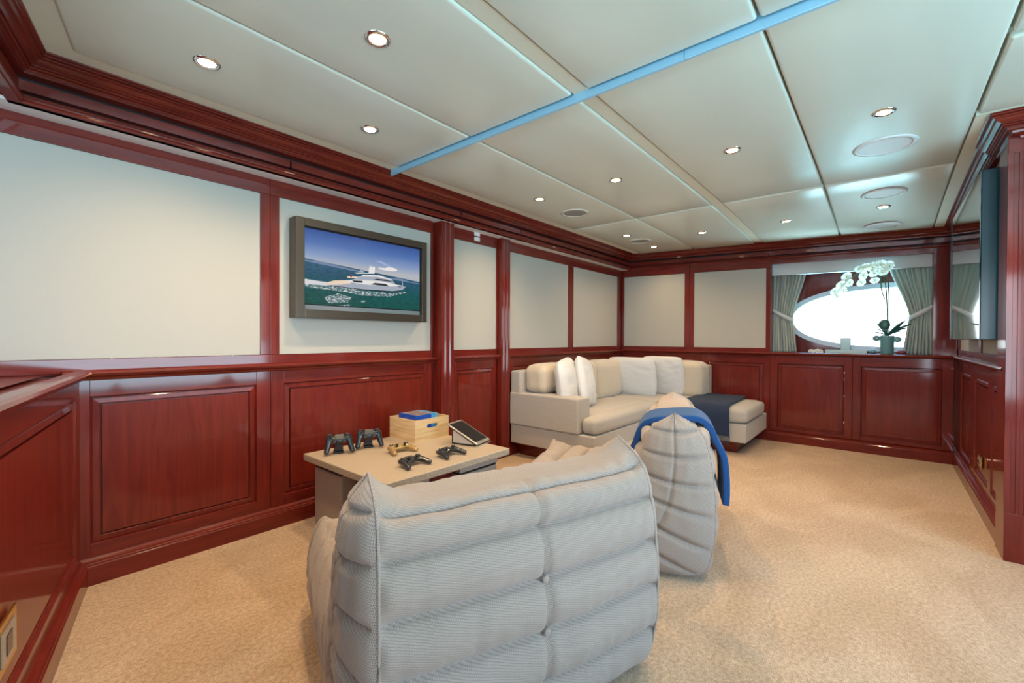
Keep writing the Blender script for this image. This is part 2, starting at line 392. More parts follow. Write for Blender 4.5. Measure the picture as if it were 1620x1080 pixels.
# ---- return wall (low, beside the camera)
P0 = Vector((.25, 2.54, 0))
def TR(s, t, o): v = P0 + rr_*s + rn_*o; return (v.x, v.y, t)
wallR = struct(tbox('wall_return', TR, -.02, 3.2, 0, .885, -.12, -.02, M['wood'], None, 0))
for a, b, c, d in ((0.0, 1.5, .075, 1.42), (1.5, 3.1, 1.58, 3.02)):
    tbox('stile', TR, a, c, .02, .885, -.02, 0, M['wood'], wallR, .0015); tbox('stile', TR, d, b-.002, .02, .885, -.02, 0, M['wood'], wallR, .0015)
    tbox('rail', TR, c, d, .02, .162, -.02, 0, M['wood_h'], wallR, .0015); tbox('rail', TR, c, d, .793, .885, -.02, 0, M['wood_h'], wallR, .0015)
    wains(wallR, TR, c, d, .162, .793)
pe = P0 + rr_*3.2
V, fs = sweep([(P0.x, P0.y), (pe.x, pe.y)], capprof[:-1] + [(-.012, .907), (-.016, .892)], step=9)
recalc(obj('cap_rail', V, fs, M['wood_h'], wallR))
# shelf behind the return, niche end wall
nb = P0 + rr_*3.2 - rn_*.1
obj('shelf_top', [(P0.x, WY, .893), (-1.95, WY, .893), (-1.95, nb.y, .893), (nb.x, nb.y, .893), (P0.x-.1, P0.y, .893)], [(0, 1, 2, 3, 4)], M['shelf'], wallR)
struct(box('wall_back', -2.2, -2.1, 1.95, 2.8, 0, 2.2, M['wood']))
# baseboards
baseprof = [(.030, 0), (.030, .078), (.026, .083), (.026, .088), (.021, .092), (.021, .097), (.012, .101), (.004, .108), (-.01, .108)]
def base(name, path):
    V, fs = sweep(path, baseprof, step=9); return struct(recalc(obj(name, V, fs, M['wood_h'])))
base('baseboard_left', [(2.16, WY), (P0.x, WY-.002), (pe.x, pe.y)])
base('baseboard_far', [(WX-.0, -.465), (WX-.0, WY), (2.3, WY)])
base('baseboard_right', [(3.13, RY), (WX+.02, RY)])

# ---- cornice around the room (drooping at the far outboard corner)
cor = [(.205, 2.112), (.205, 2.098), (.203, 2.094), (.198, 2.092), (.201, 2.087), (.198, 2.083), (.190, 2.082), (.193, 2.077), (.190, 2.073), (.182, 2.070), (.176, 2.062), (.169, 2.057), (.161, 2.053), (.161, 2.049), (.156, 2.050), (.158, 2.044), (.154, 2.040), (.147, 2.040), (.149, 2.035), (.145, 2.030), (.138, 2.030), (.138, 2.022), (.085, 2.020)]
fas = [(.085, 2.0), (.122, 2.0), (.122, 1.962), (.085, 1.962)]
low = [(.085, 1.949), (.124, 1.948), (.134, 1.943), (.130, 1.938), (.138, 1.930), (.138, 1.924), (.130, 1.919), (.127, 1.913), (.09, 1.913)]
A_ = Vector((-.05, 2.4176, 0)); L0 = A_ - rr_*((WY-2.4176)/.973)        # cornice line of the return meets the left wall
Lf = L0 + rr_*3.3
room = [(3.3, -.585), (5.36, -.585), (5.36, WY), (L0.x, WY), (Lf.x, Lf.y)]
trim = struct(recalc(obj('trim_1', *sweep(room, cor, droop), M['wood_h'])))
low_o = recalc(obj('lower_bead', *sweep(room, low, droop), M['wood_h'], trim))
back_o = recalc(obj('shadow_gap', *sweep(room, [(.088, 2.03), (.088, 1.92)], droop), M['gap'], trim))
def fascia(path): recalc(obj('fascia_board', *sweep(path, fas, droop), M['wood_h'], trim))
g = .004
js = [1.063, 2.321, 3.036, 4.312]
ends = [5.36-.0] + js[::-1]
fascia([(5.36, .917+g), (5.36, WY), (js[3]+g, WY)])
fascia([(3.3, -.585), (5.36, -.585), (5.36, .917-g)])
fascia([(js[3]-g, WY), (js[2]+g, WY)]); fascia([(js[2]-g, WY), (js[1]+g, WY)]); fascia([(js[1]-g, WY), (js[0]+g, WY)])
fascia([(js[0]-g, WY), (L0.x, WY), (Lf.x, Lf.y)])
# pilaster cornice on the right
pil = [(3.19, -2.0), (3.19, -.57), (3.45, -.57)]
cor2 = [(p, z) for p, z in cor[:-1]] + [(.120, 2.02), (.118, 2.01), (.09, 2.0), (.088, 1.99), (.07, 1.985)]
struct(recalc(obj('trim_2', *sweep(pil, cor2), M['wood_h'])))

# ---- right wall, seen at a grazing angle
TRt = lambda s, t, o: (s, RY + o, t)
wallRt = struct(box('wall_right', RX0+.02, 5.9, RY-.14, RY-.02, 0, 2.13, M['wood']))
for a, b, c, d in ((3.14, 3.79, 3.43, 3.74), (3.79, 4.44, 3.84, 4.36), (4.44, 5.25, 4.53, 5.05)):
    tbox('stile', TRt, a, c, .02, .885, -.02, 0, M['wood'], wallRt, .0015); tbox('stile', TRt, d, b-.002, .02, .885, -.02, 0, M['wood'], wallRt, .0015)
    tbox('rail', TRt, c, d, .02, .162, -.02, 0, M['wood_h'], wallRt, .0015); tbox('rail', TRt, c, d, .793, .885, -.02, 0, M['wood_h'], wallRt, .0015)
    wains(wallRt, TRt, c, d, .162, .793)
V, fs = sweep([(3.2, RY), (WX+.02, RY)], [(p, z+.012) for p, z in capprof], step=9)
recalc(obj('cap_rail', V, fs, M['wood_h'], wallRt))
for a, b in ((3.2, 4.1), (4.2, 5.15)):
    tbox('fabric_panel', TRt, a, b, .965, 1.80, -.02, -.006, M['panel'], wallRt, .002)
    tbox('rail', TRt, a-.05, b+.05, .915, .965, -.02, .002, M['wood_h'], wallRt, .002)
    tbox('header_rail', TRt, a-.05, b+.05, 1.80, 1.9, -.02, .004, M['wood_h'], wallRt, .002)
for a, b in ((3.14, 3.2), (4.1, 4.2), (5.15, 5.25)): tbox('post', TRt, a, b, .965, 1.80, -.02, .002, M['wood'], wallRt, .002)
# fluted pilaster closing the right wall (faces the camera) and the wall behind it
TP = lambda s, t, o: (RX0 - o, RY + .035 - s, t)
wallP = struct(box('wall_pilaster', RX0+.004, RX0+.2, -1.75, RY+.035, 0, 2.12, M['wood']))
V = []
prof = [(0, -.01), (0, 0)]
for c in (.028, .056, .084, .112): prof += [(c-.009, 0), (c-.007, -.005), (c, -.009), (c+.007, -.005), (c+.009, 0)]
prof += [(.16, 0), (.16, -.01)]
for s, o in prof: V += [TP(s, .23, o), TP(s, 1.93, o)]
recalc(obj('fluted_face', V, [(2*i, 2*i+2, 2*i+3, 2*i+1) for i in range(len(prof)-1)], M['wood'], wallP))
tbox('plinth_block', TP, 0, 1.2, 0, .23, -.004, .002, M['wood'], wallP, .002)
tbox('rail', TP, 0, 1.2, 1.93, 2.0, -.004, .001, M['wood_h'], wallP, .002)
# near side: wall with a wide window behind the camera, aft wall with a wide window
ws_ = struct(recalc(obj('wall_side', *holed([(-2.1, 0), (3.3, 0), (3.3, 2.2), (-2.1, 2.2)], [(-1.0, .45), (2.6, .45), (2.6, 1.85), (-1.0, 1.85)], lambda u, v, w: (u, -1.62-w, v), .08), M['wood'])))
wa_ = struct(recalc(obj('wall_aft', *holed([(-1.75, 0), (1.98, 0), (1.98, 2.2), (-1.75, 2.2)], [(-1.3, .3), (1.3, .3), (1.3, 1.85), (-1.3, 1.85)], lambda u, v, w: (-1.95-w, u, v), .08), M['wood'])))

# ---- far wall
TF = lambda s, t, o: (WX - o, s, t)            # s = y
wallF = struct(recalc(obj('wall_far', *holed([(-.62, 0), (2.72, 0), (2.72, 1.97), (-.62, 1.97)], [(-.325, .885), (.905, .885), (.905, 1.93), (-.325, 1.93)], lambda u, v, w: (WX+.02+w, u, v), .1), M['wood'])))
def tboxd(name, T, s0, s1, t0, t1, o0, o1, mat, parent, bevel=.002):
    vs, fs = boxg(s0, s1, t0, t1, o0, o1)
    o = obj(name, [droop(T(*v)) for v in vs], fs, mat, parent, bevel=bevel); recalc(o); return o
for a, b in ((.963, 1.655), (1.785, 2.52)): tboxd('fabric_panel', TF, a-.02, b+.02, zb, zt, -.02, -.006, M['panel'], wallF)
for a, b in ((.90, 1.728), (1.73, 2.56)):
    tboxd('rail', TF, a, b, .895, zb, -.02, .002, M['wood_h'], wallF)
    tboxd('header_rail', TF, a, b, zt, 1.918, -.02, .004, M['wood_h'], wallF)
for a, b in ((.90, .943), (1.675, 1.728), (1.73, 1.78), (2.54, 2.575)): tboxd('post', TF, a, b, zb, zt, -.02, .002, M['wood'], wallF)
tboxd('post', TF, -.475, -.325, .90, 1.918, -.02, .002, M['wood'], wallF)
tboxd('header_rail', TF, -.325, .90, 1.865, 1.918, -.02, .002, M['wood_h'], wallF)
for a, b, c, d in ((.90, 1.60, .963, 1.518), (1.60, 2.57, 1.68, 2.48)):
    tbox('stile', TF, a, c, .02, .885, -.02, 0, M['wood'], wallF, .0015); tbox('stile', TF, d, b-.002, .02, .885, -.02, 0, M['wood'], wallF, .0015)
    tbox('rail', TF, c, d, .02, .162, -.02, 0, M['wood_h'], wallF, .0015); tbox('rail', TF, c, d, .793, .885, -.02, 0, M['wood_h'], wallF, .0015)
    wains(wallF, TF, c, d, .162, .793)
V, fs = sweep([(WX, -.46), (WX, 2.56)], [(p, z+.008) for p, z in capprof], step=9)
recalc(obj('cap_rail', V, fs, M['wood_h'], wallF))
# window niche: sill, side cheeks, head, hull wall with the eye window
box('window_sill', WX-.02, 5.62, -.95, .93, .885, .912, M['wood_h'], wallF, bevel=.004)
box('window_cheek', WX+.1, 5.62, .93, .96, .885, 2.0, M['wood'], wallF)
box('window_cheek', WX+.1, 5.62, -.98, -.95, .885, 2.0, M['wood'], wallF)
box('window_head', WX+.1, 5.62, -.98, .96, 1.93, 1.96, M['wood'], wallF)
def sup(cy, cz, a, bt, bb, n=72, e=2.25):
    P = []
    for i in range(n):
        t = 2*pi*i/n; c, s = cos(t), sin(t)
        P.append((cy + a*abs(c)**(2/e)*(1 if c > 0 else -1), cz + (bt if s > 0 else bb)*abs(s)**(2/e)*(1 if s > 0 else -1)))
    return P
eye = sup(-.09, 1.26, .85, .305, .30)
struct(recalc(obj('wall_hull', *holed([(-1.0, .8), (.98, .8), (.98, 2.0), (-1.0, 2.0)], eye, lambda u, v, w: (5.58+w, u, v), .1), M['wood'])))
win = struct(recalc(obj('window_1', *holed(sup(-.09, 1.26, .885, .335, .33), sup(-.09, 1.26, .835, .288, .283), lambda u, v, w: (5.565+w, u, v), .05), plain('window_rim_paint', (.55, .66, .75), .3))))
def panemat():
    m, n, l, b = nmat('tinted_glass'); out = n['Material Output']
    t = n.new('ShaderNodeBsdfTransparent'); t.inputs[0].default_value = (.93, .94, .94, 1)
    g_ = n.new('ShaderNodeBsdfGlossy'); g_.inputs['Roughness'].default_value = .02
    mx = n.new('ShaderNodeMixShader'); mx.inputs[0].default_value = .05
    l.new(t.outputs[0], mx.inputs[1]); l.new(g_.outputs[0], mx.inputs[2]); l.new(mx.outputs[0], out.inputs[0]); return m
pv = sup(-.09, 1.26, .85, .305, .30)
obj('pane', [(5.60, y, z) for y, z in pv] + [(5.606, y, z) for y, z in pv], [tuple(range(len(pv))), tuple(range(2*len(pv)-1, len(pv)-1, -1))] + [(i, (i+1) % len(pv), len(pv)+(i+1) % len(pv), len(pv)+i) for i in range(len(pv))], panemat(), win)

# ---- ceiling panels
def cpanel(pts, zb=2.092, bev=.012, fn=droop):
    n = len(pts); cx = sum(p[0] for p in pts)/n; cy = sum(p[1] for p in pts)/n
    # subdivide along x so the droop can follow
    (xa, ya), (xb, yb), (xc, yc), (xd, yd) = pts
    k = 7
    top, bot = [], []
    V = []
    for i in range(k):
        f = i/(k-1)
        for j in range(5):
            q = j/4
            x = (xa*(1-f)+xb*f)*(1-q)+(xd*(1-f)+xc*f)*q; y = (ya*(1-f)+yb*f)*(1-q)+(yd*(1-f)+yc*f)*q
            V.append((x, y))
    N = len(V)
    VV = [(x, y, zb) for x, y in V] + [(x, y, 2.13) for x, y in V]
    VV = [fn(v) for v in VV]
    fs = gridf(V, k, 5, flip=False)
    rim = [i*5 for i in range(k)] + [(k-1)*5+j for j in range(1, 5)] + [i*5+4 for i in range(k-2, -1, -1)] + [j for j in range(3, 0, -1)]
    for a, b in zip(rim, rim[1:]+rim[:1]): fs.append((a, b, b+N, a+N))
    o = obj('ceiling_panel', VV, fs, M['leather'], ceil, bevel=bev, seg=4)
    o.modifiers['bevel'].harden_normals = False
    return recalc(o)
h = .004
def xl(y): return .207 - .238*(2.271-y)
rowsy = [(1.657+h, 2.288), (1.035+.0, 1.657-h), (.320+h, .958), (-.320+h, .320-h)]
for y0, y1 in rowsy:
    cpanel([(xl(y0)+.0, y0), (1.63, y0), (1.63, y1), (xl(y1), y1)])
    cpanel([(1.668, y0), (3.655-.013, y0), (3.655-.013, y1), (1.668, y1)])
    cpanel([(3.655+.013, y0), (5.2, y0), (5.2, y1), (3.655+.013, y1)])
cpanel([(xl(-.9), -1.5), (1.63, -1.5), (1.63, -.328), (xl(-.4), -.328)])
cpanel([(1.668, -1.5), (2.255, -1.5), (2.255, -.328), (1.668, -.328)])
cpanel([(2.285, -1.5), (2.962, -1.5), (2.962, -.328), (2.285, -.328)])
# wide seam strip and the metal joint strip
struct(slab('trim_3', .1, 5.25, .962, 1.031, 2.101, 2.13, M['ceil'], fn=droop))
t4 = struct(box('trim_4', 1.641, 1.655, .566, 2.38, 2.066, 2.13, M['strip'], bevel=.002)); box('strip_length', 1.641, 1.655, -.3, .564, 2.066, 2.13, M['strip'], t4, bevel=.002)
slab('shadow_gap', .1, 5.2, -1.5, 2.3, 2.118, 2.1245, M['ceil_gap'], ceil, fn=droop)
slab('edge_strip', .0, 5.3, 2.292, 2.6, 2.099, 2.1175, M['ceil'], ceil, fn=droop)
slab('edge_strip', 2.975, 5.3, -.6, -.322, 2.094, 2.1175, M['ceil'], ceil, fn=lambda v: droop(v))
vs_ = [(xl(2.291)+.012, 2.291, 2.099), (xl(-.6)+.012, -.6, 2.099), (xl(-.6)-.4, -.6, 2.099), (xl(2.291)-.4, 2.291, 2.099)]
obj('edge_strip', vs_, [(0, 1, 2, 3)], M['ceil'], ceil)

# ------------------------------------------------------------------ downlights and speakers
def zc(x, y): return droop((x, y, 2.092))[2]
LP = [(.547, 1.98, 'warm downlight nearest the dark cornice corner at top left'), (.886, 1.362, 'warm downlight in the upper middle ceiling panel, largest starry glow'),
      (1.244, 1.978, 'warm downlight above the framed television, near the metal ceiling strip'), (2.68, 1.985, 'warm downlight just before the grey ceiling speaker nearest the left cornice'),
      (2.674, 1.358, 'warm downlight in the second row, between left seam and wide ceiling seam'), (2.659, .648, 'warm downlight in the pale panel right of the wide ceiling seam'),
      (2.656, .007, 'warm downlight beside the largest white ceiling speaker'), (4.16, 1.99, 'small downlight left of the farther grey ceiling speaker'),
      (4.83, 1.98, 'small downlight between the farther grey speaker and the far corner'), (4.455, 1.352, 'small downlight above the wall panels beside the wide seam, far end'),
      (4.43, .65, 'small downlight in the shiny far panel above the window curtain'), (4.38, .008, 'small downlight between the two far white ceiling speakers')]
ring_me = None
proto = None
for i, (x, y, lab) in enumerate(LP):
    if proto is None:
        t = thing('downlight', lab, 'light', (x, y, zc(x, y)), 0, 'recessed ceiling downlights')
        V, fs = lathe([(.026, .004), (.028, -.003), (.036, -.006), (.043, -.004), (.045, .001)], 28); recalc(obj('trim_ring', V, fs, M['chrome'], t, smooth=True, world=False))
        V, fs = lathe([(.0005, -.0035), (.0275, -.0035)], 24); recalc(obj('bulb', V, fs, M['bulb'], t, world=False))
        proto = t
    else:
        t = copy_tree(proto); t.location = (x, y, zc(x, y)); t['label'] = lab
    l = bpy.data.lights.new('downlight_beam', 'SPOT'); l.energy = 50 if x < 3 else 22; l.color = (1.0, .70, .42); l.spot_size = radians(140); l.spot_blend = .9; l.shadow_soft_size = .03
    lo = bpy.data.objects.new('downlight_beam', l); COL.objects.link(lo); lo.location = (x, y, zc(x, y)-.014)
SP = [(3.163, 1.978, 'spk', 'grey round ceiling speaker nearest the left cornice', .105), (4.476, 1.983, 'spk', 'smaller grey round ceiling speaker near the far corner between two downlights', .10),
      (3.116, .004, 'spkw', 'white round ceiling speaker, largest of three, beside its downlight', .125), (4.048, .006, 'spkw', 'white round ceiling speaker in the far panel, middle of three', .115), (4.94, .012, 'spkw', 'white round ceiling speaker farthest down the ceiling, above the orchid', .115)]
for x, y, mk, lab, r in SP:
    t = thing('ceiling_speaker', lab, 'speaker', (x, y, zc(x, y)), 0, 'round ceiling speakers')
    V, fs = lathe([(r-.014, .002), (r-.012, -.006), (r, -.007), (r+.012, -.004), (r+.014, .002)], 40); recalc(obj('rim', V, fs, M['spkw'] if mk == 'spkw' else M['leather'], t, smooth=True, world=False))
    V, fs = lathe([(.0005, -.004), (r*.6, -.004), (r-.013, -.003)], 40); recalc(obj('grille', V, fs, M[mk], t, world=False))

# ------------------------------------------------------------------ framed television on the left wall
tv = thing('television', 'bronze-framed wall television showing a white yacht at sea', 'television', (1.57, WY, 1.158))
x0, x1, z0, z1, yf = 1.105, 2.022, 1.158, 1.722, 2.488
fr = [('frame_side', x0, x0+.05, z0, z1), ('frame_side', x1-.04, x1, z0, z1), ('frame_rail', x0+.05, x1-.04, z1-.045, z1), ('frame_rail', x0+.05, x1-.04, z0, z0+.05)]
for n_, a, b, c, d in fr: box(n_, a, b, yf, WY-.004, c, d, M['bronze'], tv, bevel=.003)
ys = yf+.022
sx0, sx1, sz0, sz1 = x0+.05, x1-.04, z0+.05, z1-.045
box('screen', sx0, sx1, ys+.0002, ys+.03, sz0, sz1, M['black'], tv)
px0, px1, pz0, pz1 = sx0+.004, sx1-.010, sz0+.032, sz1-.008
def flat(name, pts, mat, d, parent=tv):
    V = [(px0+(px1-px0)*u, ys-.0004*d, pz0+(pz1-pz0)*v) for u, v in pts]
    o = obj(name, V, [tuple(range(len(V)))], mat, parent)
    if o.data.polygons[0].normal.y > 0: o.data.flip_normals()
    return o
def screenmat(name, c, e=1.0): return plain(name, (.01, .01, .01), .12, emit=c, es=e)
def skymat():
    m, n, l, b = nmat('picture_sky'); tc = n.new('ShaderNodeTexCoord'); sp = n.new('ShaderNodeSeparateXYZ'); mr = n.new('ShaderNodeMapRange'); rp = n.new('ShaderNodeValToRGB')
    mr.inputs['From Min'].default_value = (pz0+(pz1-pz0)*.55)-1.158; mr.inputs['From Max'].default_value = pz1-1.158
    r = rp.color_ramp; r.elements[0].color = (.50, .52, .56, 1); r.elements[1].color = (.030, .085, .33, 1); e = r.elements.new(.25); e.color = (.26, .36, .58, 1); e = r.elements.new(.6); e.color = (.085, .18, .47, 1)
    l.new(tc.outputs['Object'], sp.inputs[0]); l.new(sp.outputs['Z'], mr.inputs['Value']); l.new(mr.outputs[0], rp.inputs[0]); l.new(rp.outputs[0], b.inputs['Emission Color'])
    b.inputs['Emission Strength'].default_value = .9; b.inputs['Base Color'].default_value = (.01, .01, .01, 1); b.inputs['Roughness'].default_value = .12; return m
def seamat():
    m, n, l, b = nmat('picture_sea'); tc = n.new('ShaderNodeTexCoord'); mp = n.new('ShaderNodeMapping'); mp.inputs['Scale'].default_value = (16, 1, 46)
    nz = n.new('ShaderNodeTexNoise'); nz.inputs['Scale'].default_value = 2; nz.inputs['Detail'].default_value = 5
    sp = n.new('ShaderNodeSeparateXYZ'); mr = n.new('ShaderNodeMapRange'); rp = n.new('ShaderNodeValToRGB'); mx = n.new('ShaderNodeMix'); mx.data_type = 'RGBA'; mx.blend_type = 'MULTIPLY'; mx.inputs['Factor'].default_value = 1
    mr.inputs['From Min'].default_value = pz0-1.158; mr.inputs['From Max'].default_value = pz0+(pz1-pz0)*.6-1.158
    r = rp.color_ramp; r.elements[0].color = (.004, .085, .070, 1); r.elements[1].color = (.035, .12, .22, 1); e = r.elements.new(.4); e.color = (.006, .10, .105, 1); e = r.elements.new(.7); e.color = (.02, .10, .17, 1)
    r2 = n.new('ShaderNodeValToRGB'); r2.color_ramp.elements[0].position = .3; r2.color_ramp.elements[0].color = (.7, .7, .7, 1); r2.color_ramp.elements[1].position = .75; r2.color_ramp.elements[1].color = (1.25, 1.25, 1.25, 1)
    l.new(tc.outputs['Object'], mp.inputs[0]); l.new(mp.outputs[0], nz.inputs['Vector']); l.new(nz.outputs[0], r2.inputs[0])
    l.new(tc.outputs['Object'], sp.inputs[0]); l.new(sp.outputs['Z'], mr.inputs['Value']); l.new(mr.outputs[0], rp.inputs[0]); l.new(rp.outputs[0], mx.inputs['A']); l.new(r2.outputs[0], mx.inputs['B']); l.new(mx.outputs['Result'], b.inputs['Emission Color'])
    b.inputs['Emission Strength'].default_value = .9; b.inputs['Base Color'].default_value = (.01, .01, .01, 1); b.inputs['Roughness'].default_value = .12; return m
def foammat():
    m, n, l, b = nmat('picture_foam'); tc = n.new('ShaderNodeTexCoord'); mp = n.new('ShaderNodeMapping'); mp.inputs['Scale'].default_value = (30, 1, 80)
    nz = n.new('ShaderNodeTexNoise'); nz.inputs['Scale'].default_value = 2; nz.inputs['Detail'].default_value = 5; rp = n.new('ShaderNodeValToRGB')
    rp.color_ramp.elements[0].position = .48; rp.color_ramp.elements[0].color = (.012, .11, .13, 1); rp.color_ramp.elements[1].position = .62; rp.color_ramp.elements[1].color = (.75, .74, .72, 1)
    l.new(tc.outputs['Object'], mp.inputs[0]); l.new(mp.outputs[0], nz.inputs['Vector']); l.new(nz.outputs[0], rp.inputs[0]); l.new(rp.outputs[0], b.inputs['Emission Color'])
    b.inputs['Emission Strength'].default_value = .9; b.inputs['Base Color'].default_value = (.01, .01, .01, 1); return m
flat('picture', [(0, .575), (1, .43), (1, 1), (0, 1)], skymat(), 1)
flat('picture', [(0, 0), (1, 0), (1, .47), (0, .60)], seamat(), 2)
hw, hs, hd, ht, hh = screenmat('yacht_white', (.78, .76, .74)), screenmat('yacht_shade', (.36, .40, .48)), screenmat('yacht_glass', (.018, .022, .035)), screenmat('yacht_stern', (.80, .64, .50)), screenmat('far_hills', (.16, .23, .36))
fm = foammat()
flat('picture', [(0, .575), (.12, .585), (.3, .545), (.45, .52), (.45, .50), (.3, .52), (0, .562)], hh, 3)
flat('picture', [(.7, .475), (.8, .49), (.9, .455), (1, .445), (1, .432), (.7, .46)], hh, 3)
cl = screenmat('cloud_white', (.80, .76, .74))
for c, rx, rz in ((.66, .05, .018), (.71, .055, .03), (.74, .03, .02), (.62, .03, .014)): flat('picture', [(c+rx*cos(a*pi/8), .60+(-.0 if c < .7 else .012)+rz*sin(a*pi/8)) for a in range(16)], cl, 3)
flat('picture', [(.55, .70), (.62, .71), (.70, .66), (.72, .63), (.66, .66), (.60, .69)], screenmat('cloud_thin', (.36, .45, .64)), 3)
flat('picture', [(0, .33), (.2, .30), (.45, .24), (.72, .24), (.85, .29), (.86, .27), (.7, .19), (.45, .17), (.3, .20), (.0, .22)], fm, 3)
flat('picture', [(.14, .10), (.25, .17), (.36, .13), (.33, .05), (.18, .03)], fm, 3)
flat('picture', [(.42, .08), (.48, .10), (.46, .06)], fm, 3); flat('picture', [(.24, .0), (.36, .03), (.34, .0)], fm, 3)
flat('picture', [(0, .325), (.18, .31), (.18, .265), (0, .26)], screenmat('wake', (.66, .66, .68)), 4)
flat('picture', [(.155, .30), (.18, .265), (.45, .26), (.72, .275), (.82, .31), (.855, .365), (.76, .385), (.62, .355), (.45, .345), (.3, .33)], hs, 5)   # hull
flat('picture', [(.155, .30), (.22, .345), (.33, .37), (.36, .33), (.26, .295), (.18, .275)], ht, 6)
flat('picture', [(.28, .345), (.40, .40), (.60, .42), (.76, .385), (.83, .375), (.70, .345), (.5, .335)], hw, 6)
flat('picture', [(.37, .385), (.43, .45), (.58, .475), (.72, .435), (.76, .39), (.6, .41)], hs, 7)
flat('picture', [(.32, .40), (.42, .415), (.42, .435), (.33, .43)], ht, 7)
flat('picture', [(.43, .445), (.46, .475), (.60, .495), (.72, .455), (.73, .44), (.58, .47)], hw, 8)
flat('picture', [(.54, .415), (.58, .44), (.66, .44), (.72, .425), (.72, .418), (.62, .42)], hd, 8)
flat('picture', [(.52, .345), (.56, .375), (.66, .375), (.69, .345), (.6, .342)], hd, 8)
flat('picture', [(.36, .375), (.45, .385), (.45, .355), (.38, .35)], hd, 8)
flat('picture', [(.74, .41), (.78, .405), (.79, .392), (.75, .395)], hd, 8); flat('picture', [(.77, .36), (.81, .358), (.81, .35), (.78, .35)], hd, 8)
flat('picture', [(.38, .49), (.50, .51), (.50, .50), (.40, .478)], hw, 8); flat('picture', [(.41, .50), (.44, .545), (.47, .51)], hs, 9)
flat('picture', [(.50, .50), (.51, .60), (.525, .62), (.535, .60), (.55, .62), (.56, .60), (.555, .51)], hw, 8)
flat('picture', [(.508, .60), (.511, .73), (.514, .60)], hs, 8); flat('picture', [(.818, .38), (.82, .50), (.823, .38)], hw, 8)
flat('picture', [(.18, .272), (.45, .262), (.72, .277), (.80, .30), (.80, .29), (.7, .262), (.45, .25), (.19, .262)], hd, 9)
flat('picture', [(.345, .42), (.35, .455), (.365, .45), (.36, .415)], screenmat('ensign_red', (.25, .03, .06)), 9)
box('glossy_strip', px0, px1, ys-.003, ys, sz0, sz0+.026, plain('strip_gloss', (.35, .45, .5), .08, .6), tv)

# thermostat plates on the narrow panel header
t = thing('wall_plate', 'small white double switch plate high on the narrow panel header', 'switch', (2.60, WY-.004, 1.86))
for dz in (1.845, 1.885): box('switch', 2.574, 2.635, WY-.014, WY-.004, dz, dz+.032, M['white'], t, bevel=.002)

# ------------------------------------------------------------------ large television on the right wall
t = thing('television', 'large black wall television seen edge-on beside the fluted pilaster', 'television', (4.0, RY, 1.05))
box('casing', 3.35, 4.66, RY+.006, -.386, 1.05, 1.937, M['tvside'], t, bevel=.004)
box('screen_glass', 3.354, 4.60, -.386, -.3825, 1.054, 1.933, M['glassblack'], t, bevel=.001)
box('frame_rail', 4.60, 4.66, -.386, -.380, 1.05, 1.937, M['tvside'], t, bevel=.001)
# sockets
def socket(T, s, z, label, w=.06, hgt=.06):
    q = Vector(T(s, z, 0)); t = thing('wall_socket', label, 'socket', q)
    tbox('plate', T, s-w/2, s+w/2, z-hgt/2, z+hgt/2, 0, .006, M['gold'], t, .001)
    tbox('insert', T, s-w*.33, s+w*.33, z-hgt*.33, z+hgt*.33, .006, .010, M['silver'], t, .001)
    tbox('slot', T, s-w*.12, s+w*.16, z-hgt*.2, z+hgt*.2, .010, .0115, M['black'], t, .0005)
socket(TR, .965, .318, 'gold wall socket low on the panelling at bottom left corner', .15, .12)
socket(TRt, 4.07, .275, 'small gold wall socket low on the right panelling beyond pilaster', .12, .075)

# ------------------------------------------------------------------ window cabinet, curtains, valance
cab = thing('window_cabinet', 'two-door mahogany cabinet under the eye-shaped window', 'cabinet', (WX, .22, 0))
box('body', WX, WX+.018, -.455, .898, .1, .884, M['gap'], cab)
for a, b, c, d in ((.222, .897, .284, .831), (-.454, .218, -.385, .157)):
    for p_, q_ in ((a, c), (d, b)): tbox('stile', TF, p_, q_, .11, .884, -.0001, .014, M['wood'], cab, .0015)
    tbox('rail', TF, c, d, .11, .145, -.0001, .014, M['wood_h'], cab, .0015); tbox('rail', TF, c, d, .80, .884, -.0001, .014, M['wood_h'], cab, .0015)
    TD = lambda s, t, o: (WX - .014 - o, s, t)
    dr = tbox('door', TD, c+.004, d-.004, .149, .796, -.013, -.008, M['wood_f'], cab, .001)
    wains(dr, TD, c+.004, d-.004, .149, .796)
hx = WX-.014
for yy, zs in ((.284, (.72, .66, .50, .25)), ):
    for z in zs: box('hinge', hx-.004, hx+.002, yy-.006, yy+.001, z, z+.02, M['chrome'], cab, bevel=.001)
V = [droop(v) for v in boxg(WX+.075, WX+.11, -.324, .904, 1.745, 1.93)[0]]
o = obj('valance', V, boxg(0, 1, 0, 1, 0, 1)[1], plain('pale_blue_valance', (.60, .66, .68), .6), None, bevel=.004); tag(o, 'plain pale grey box valance above the window curtains', 'valance')
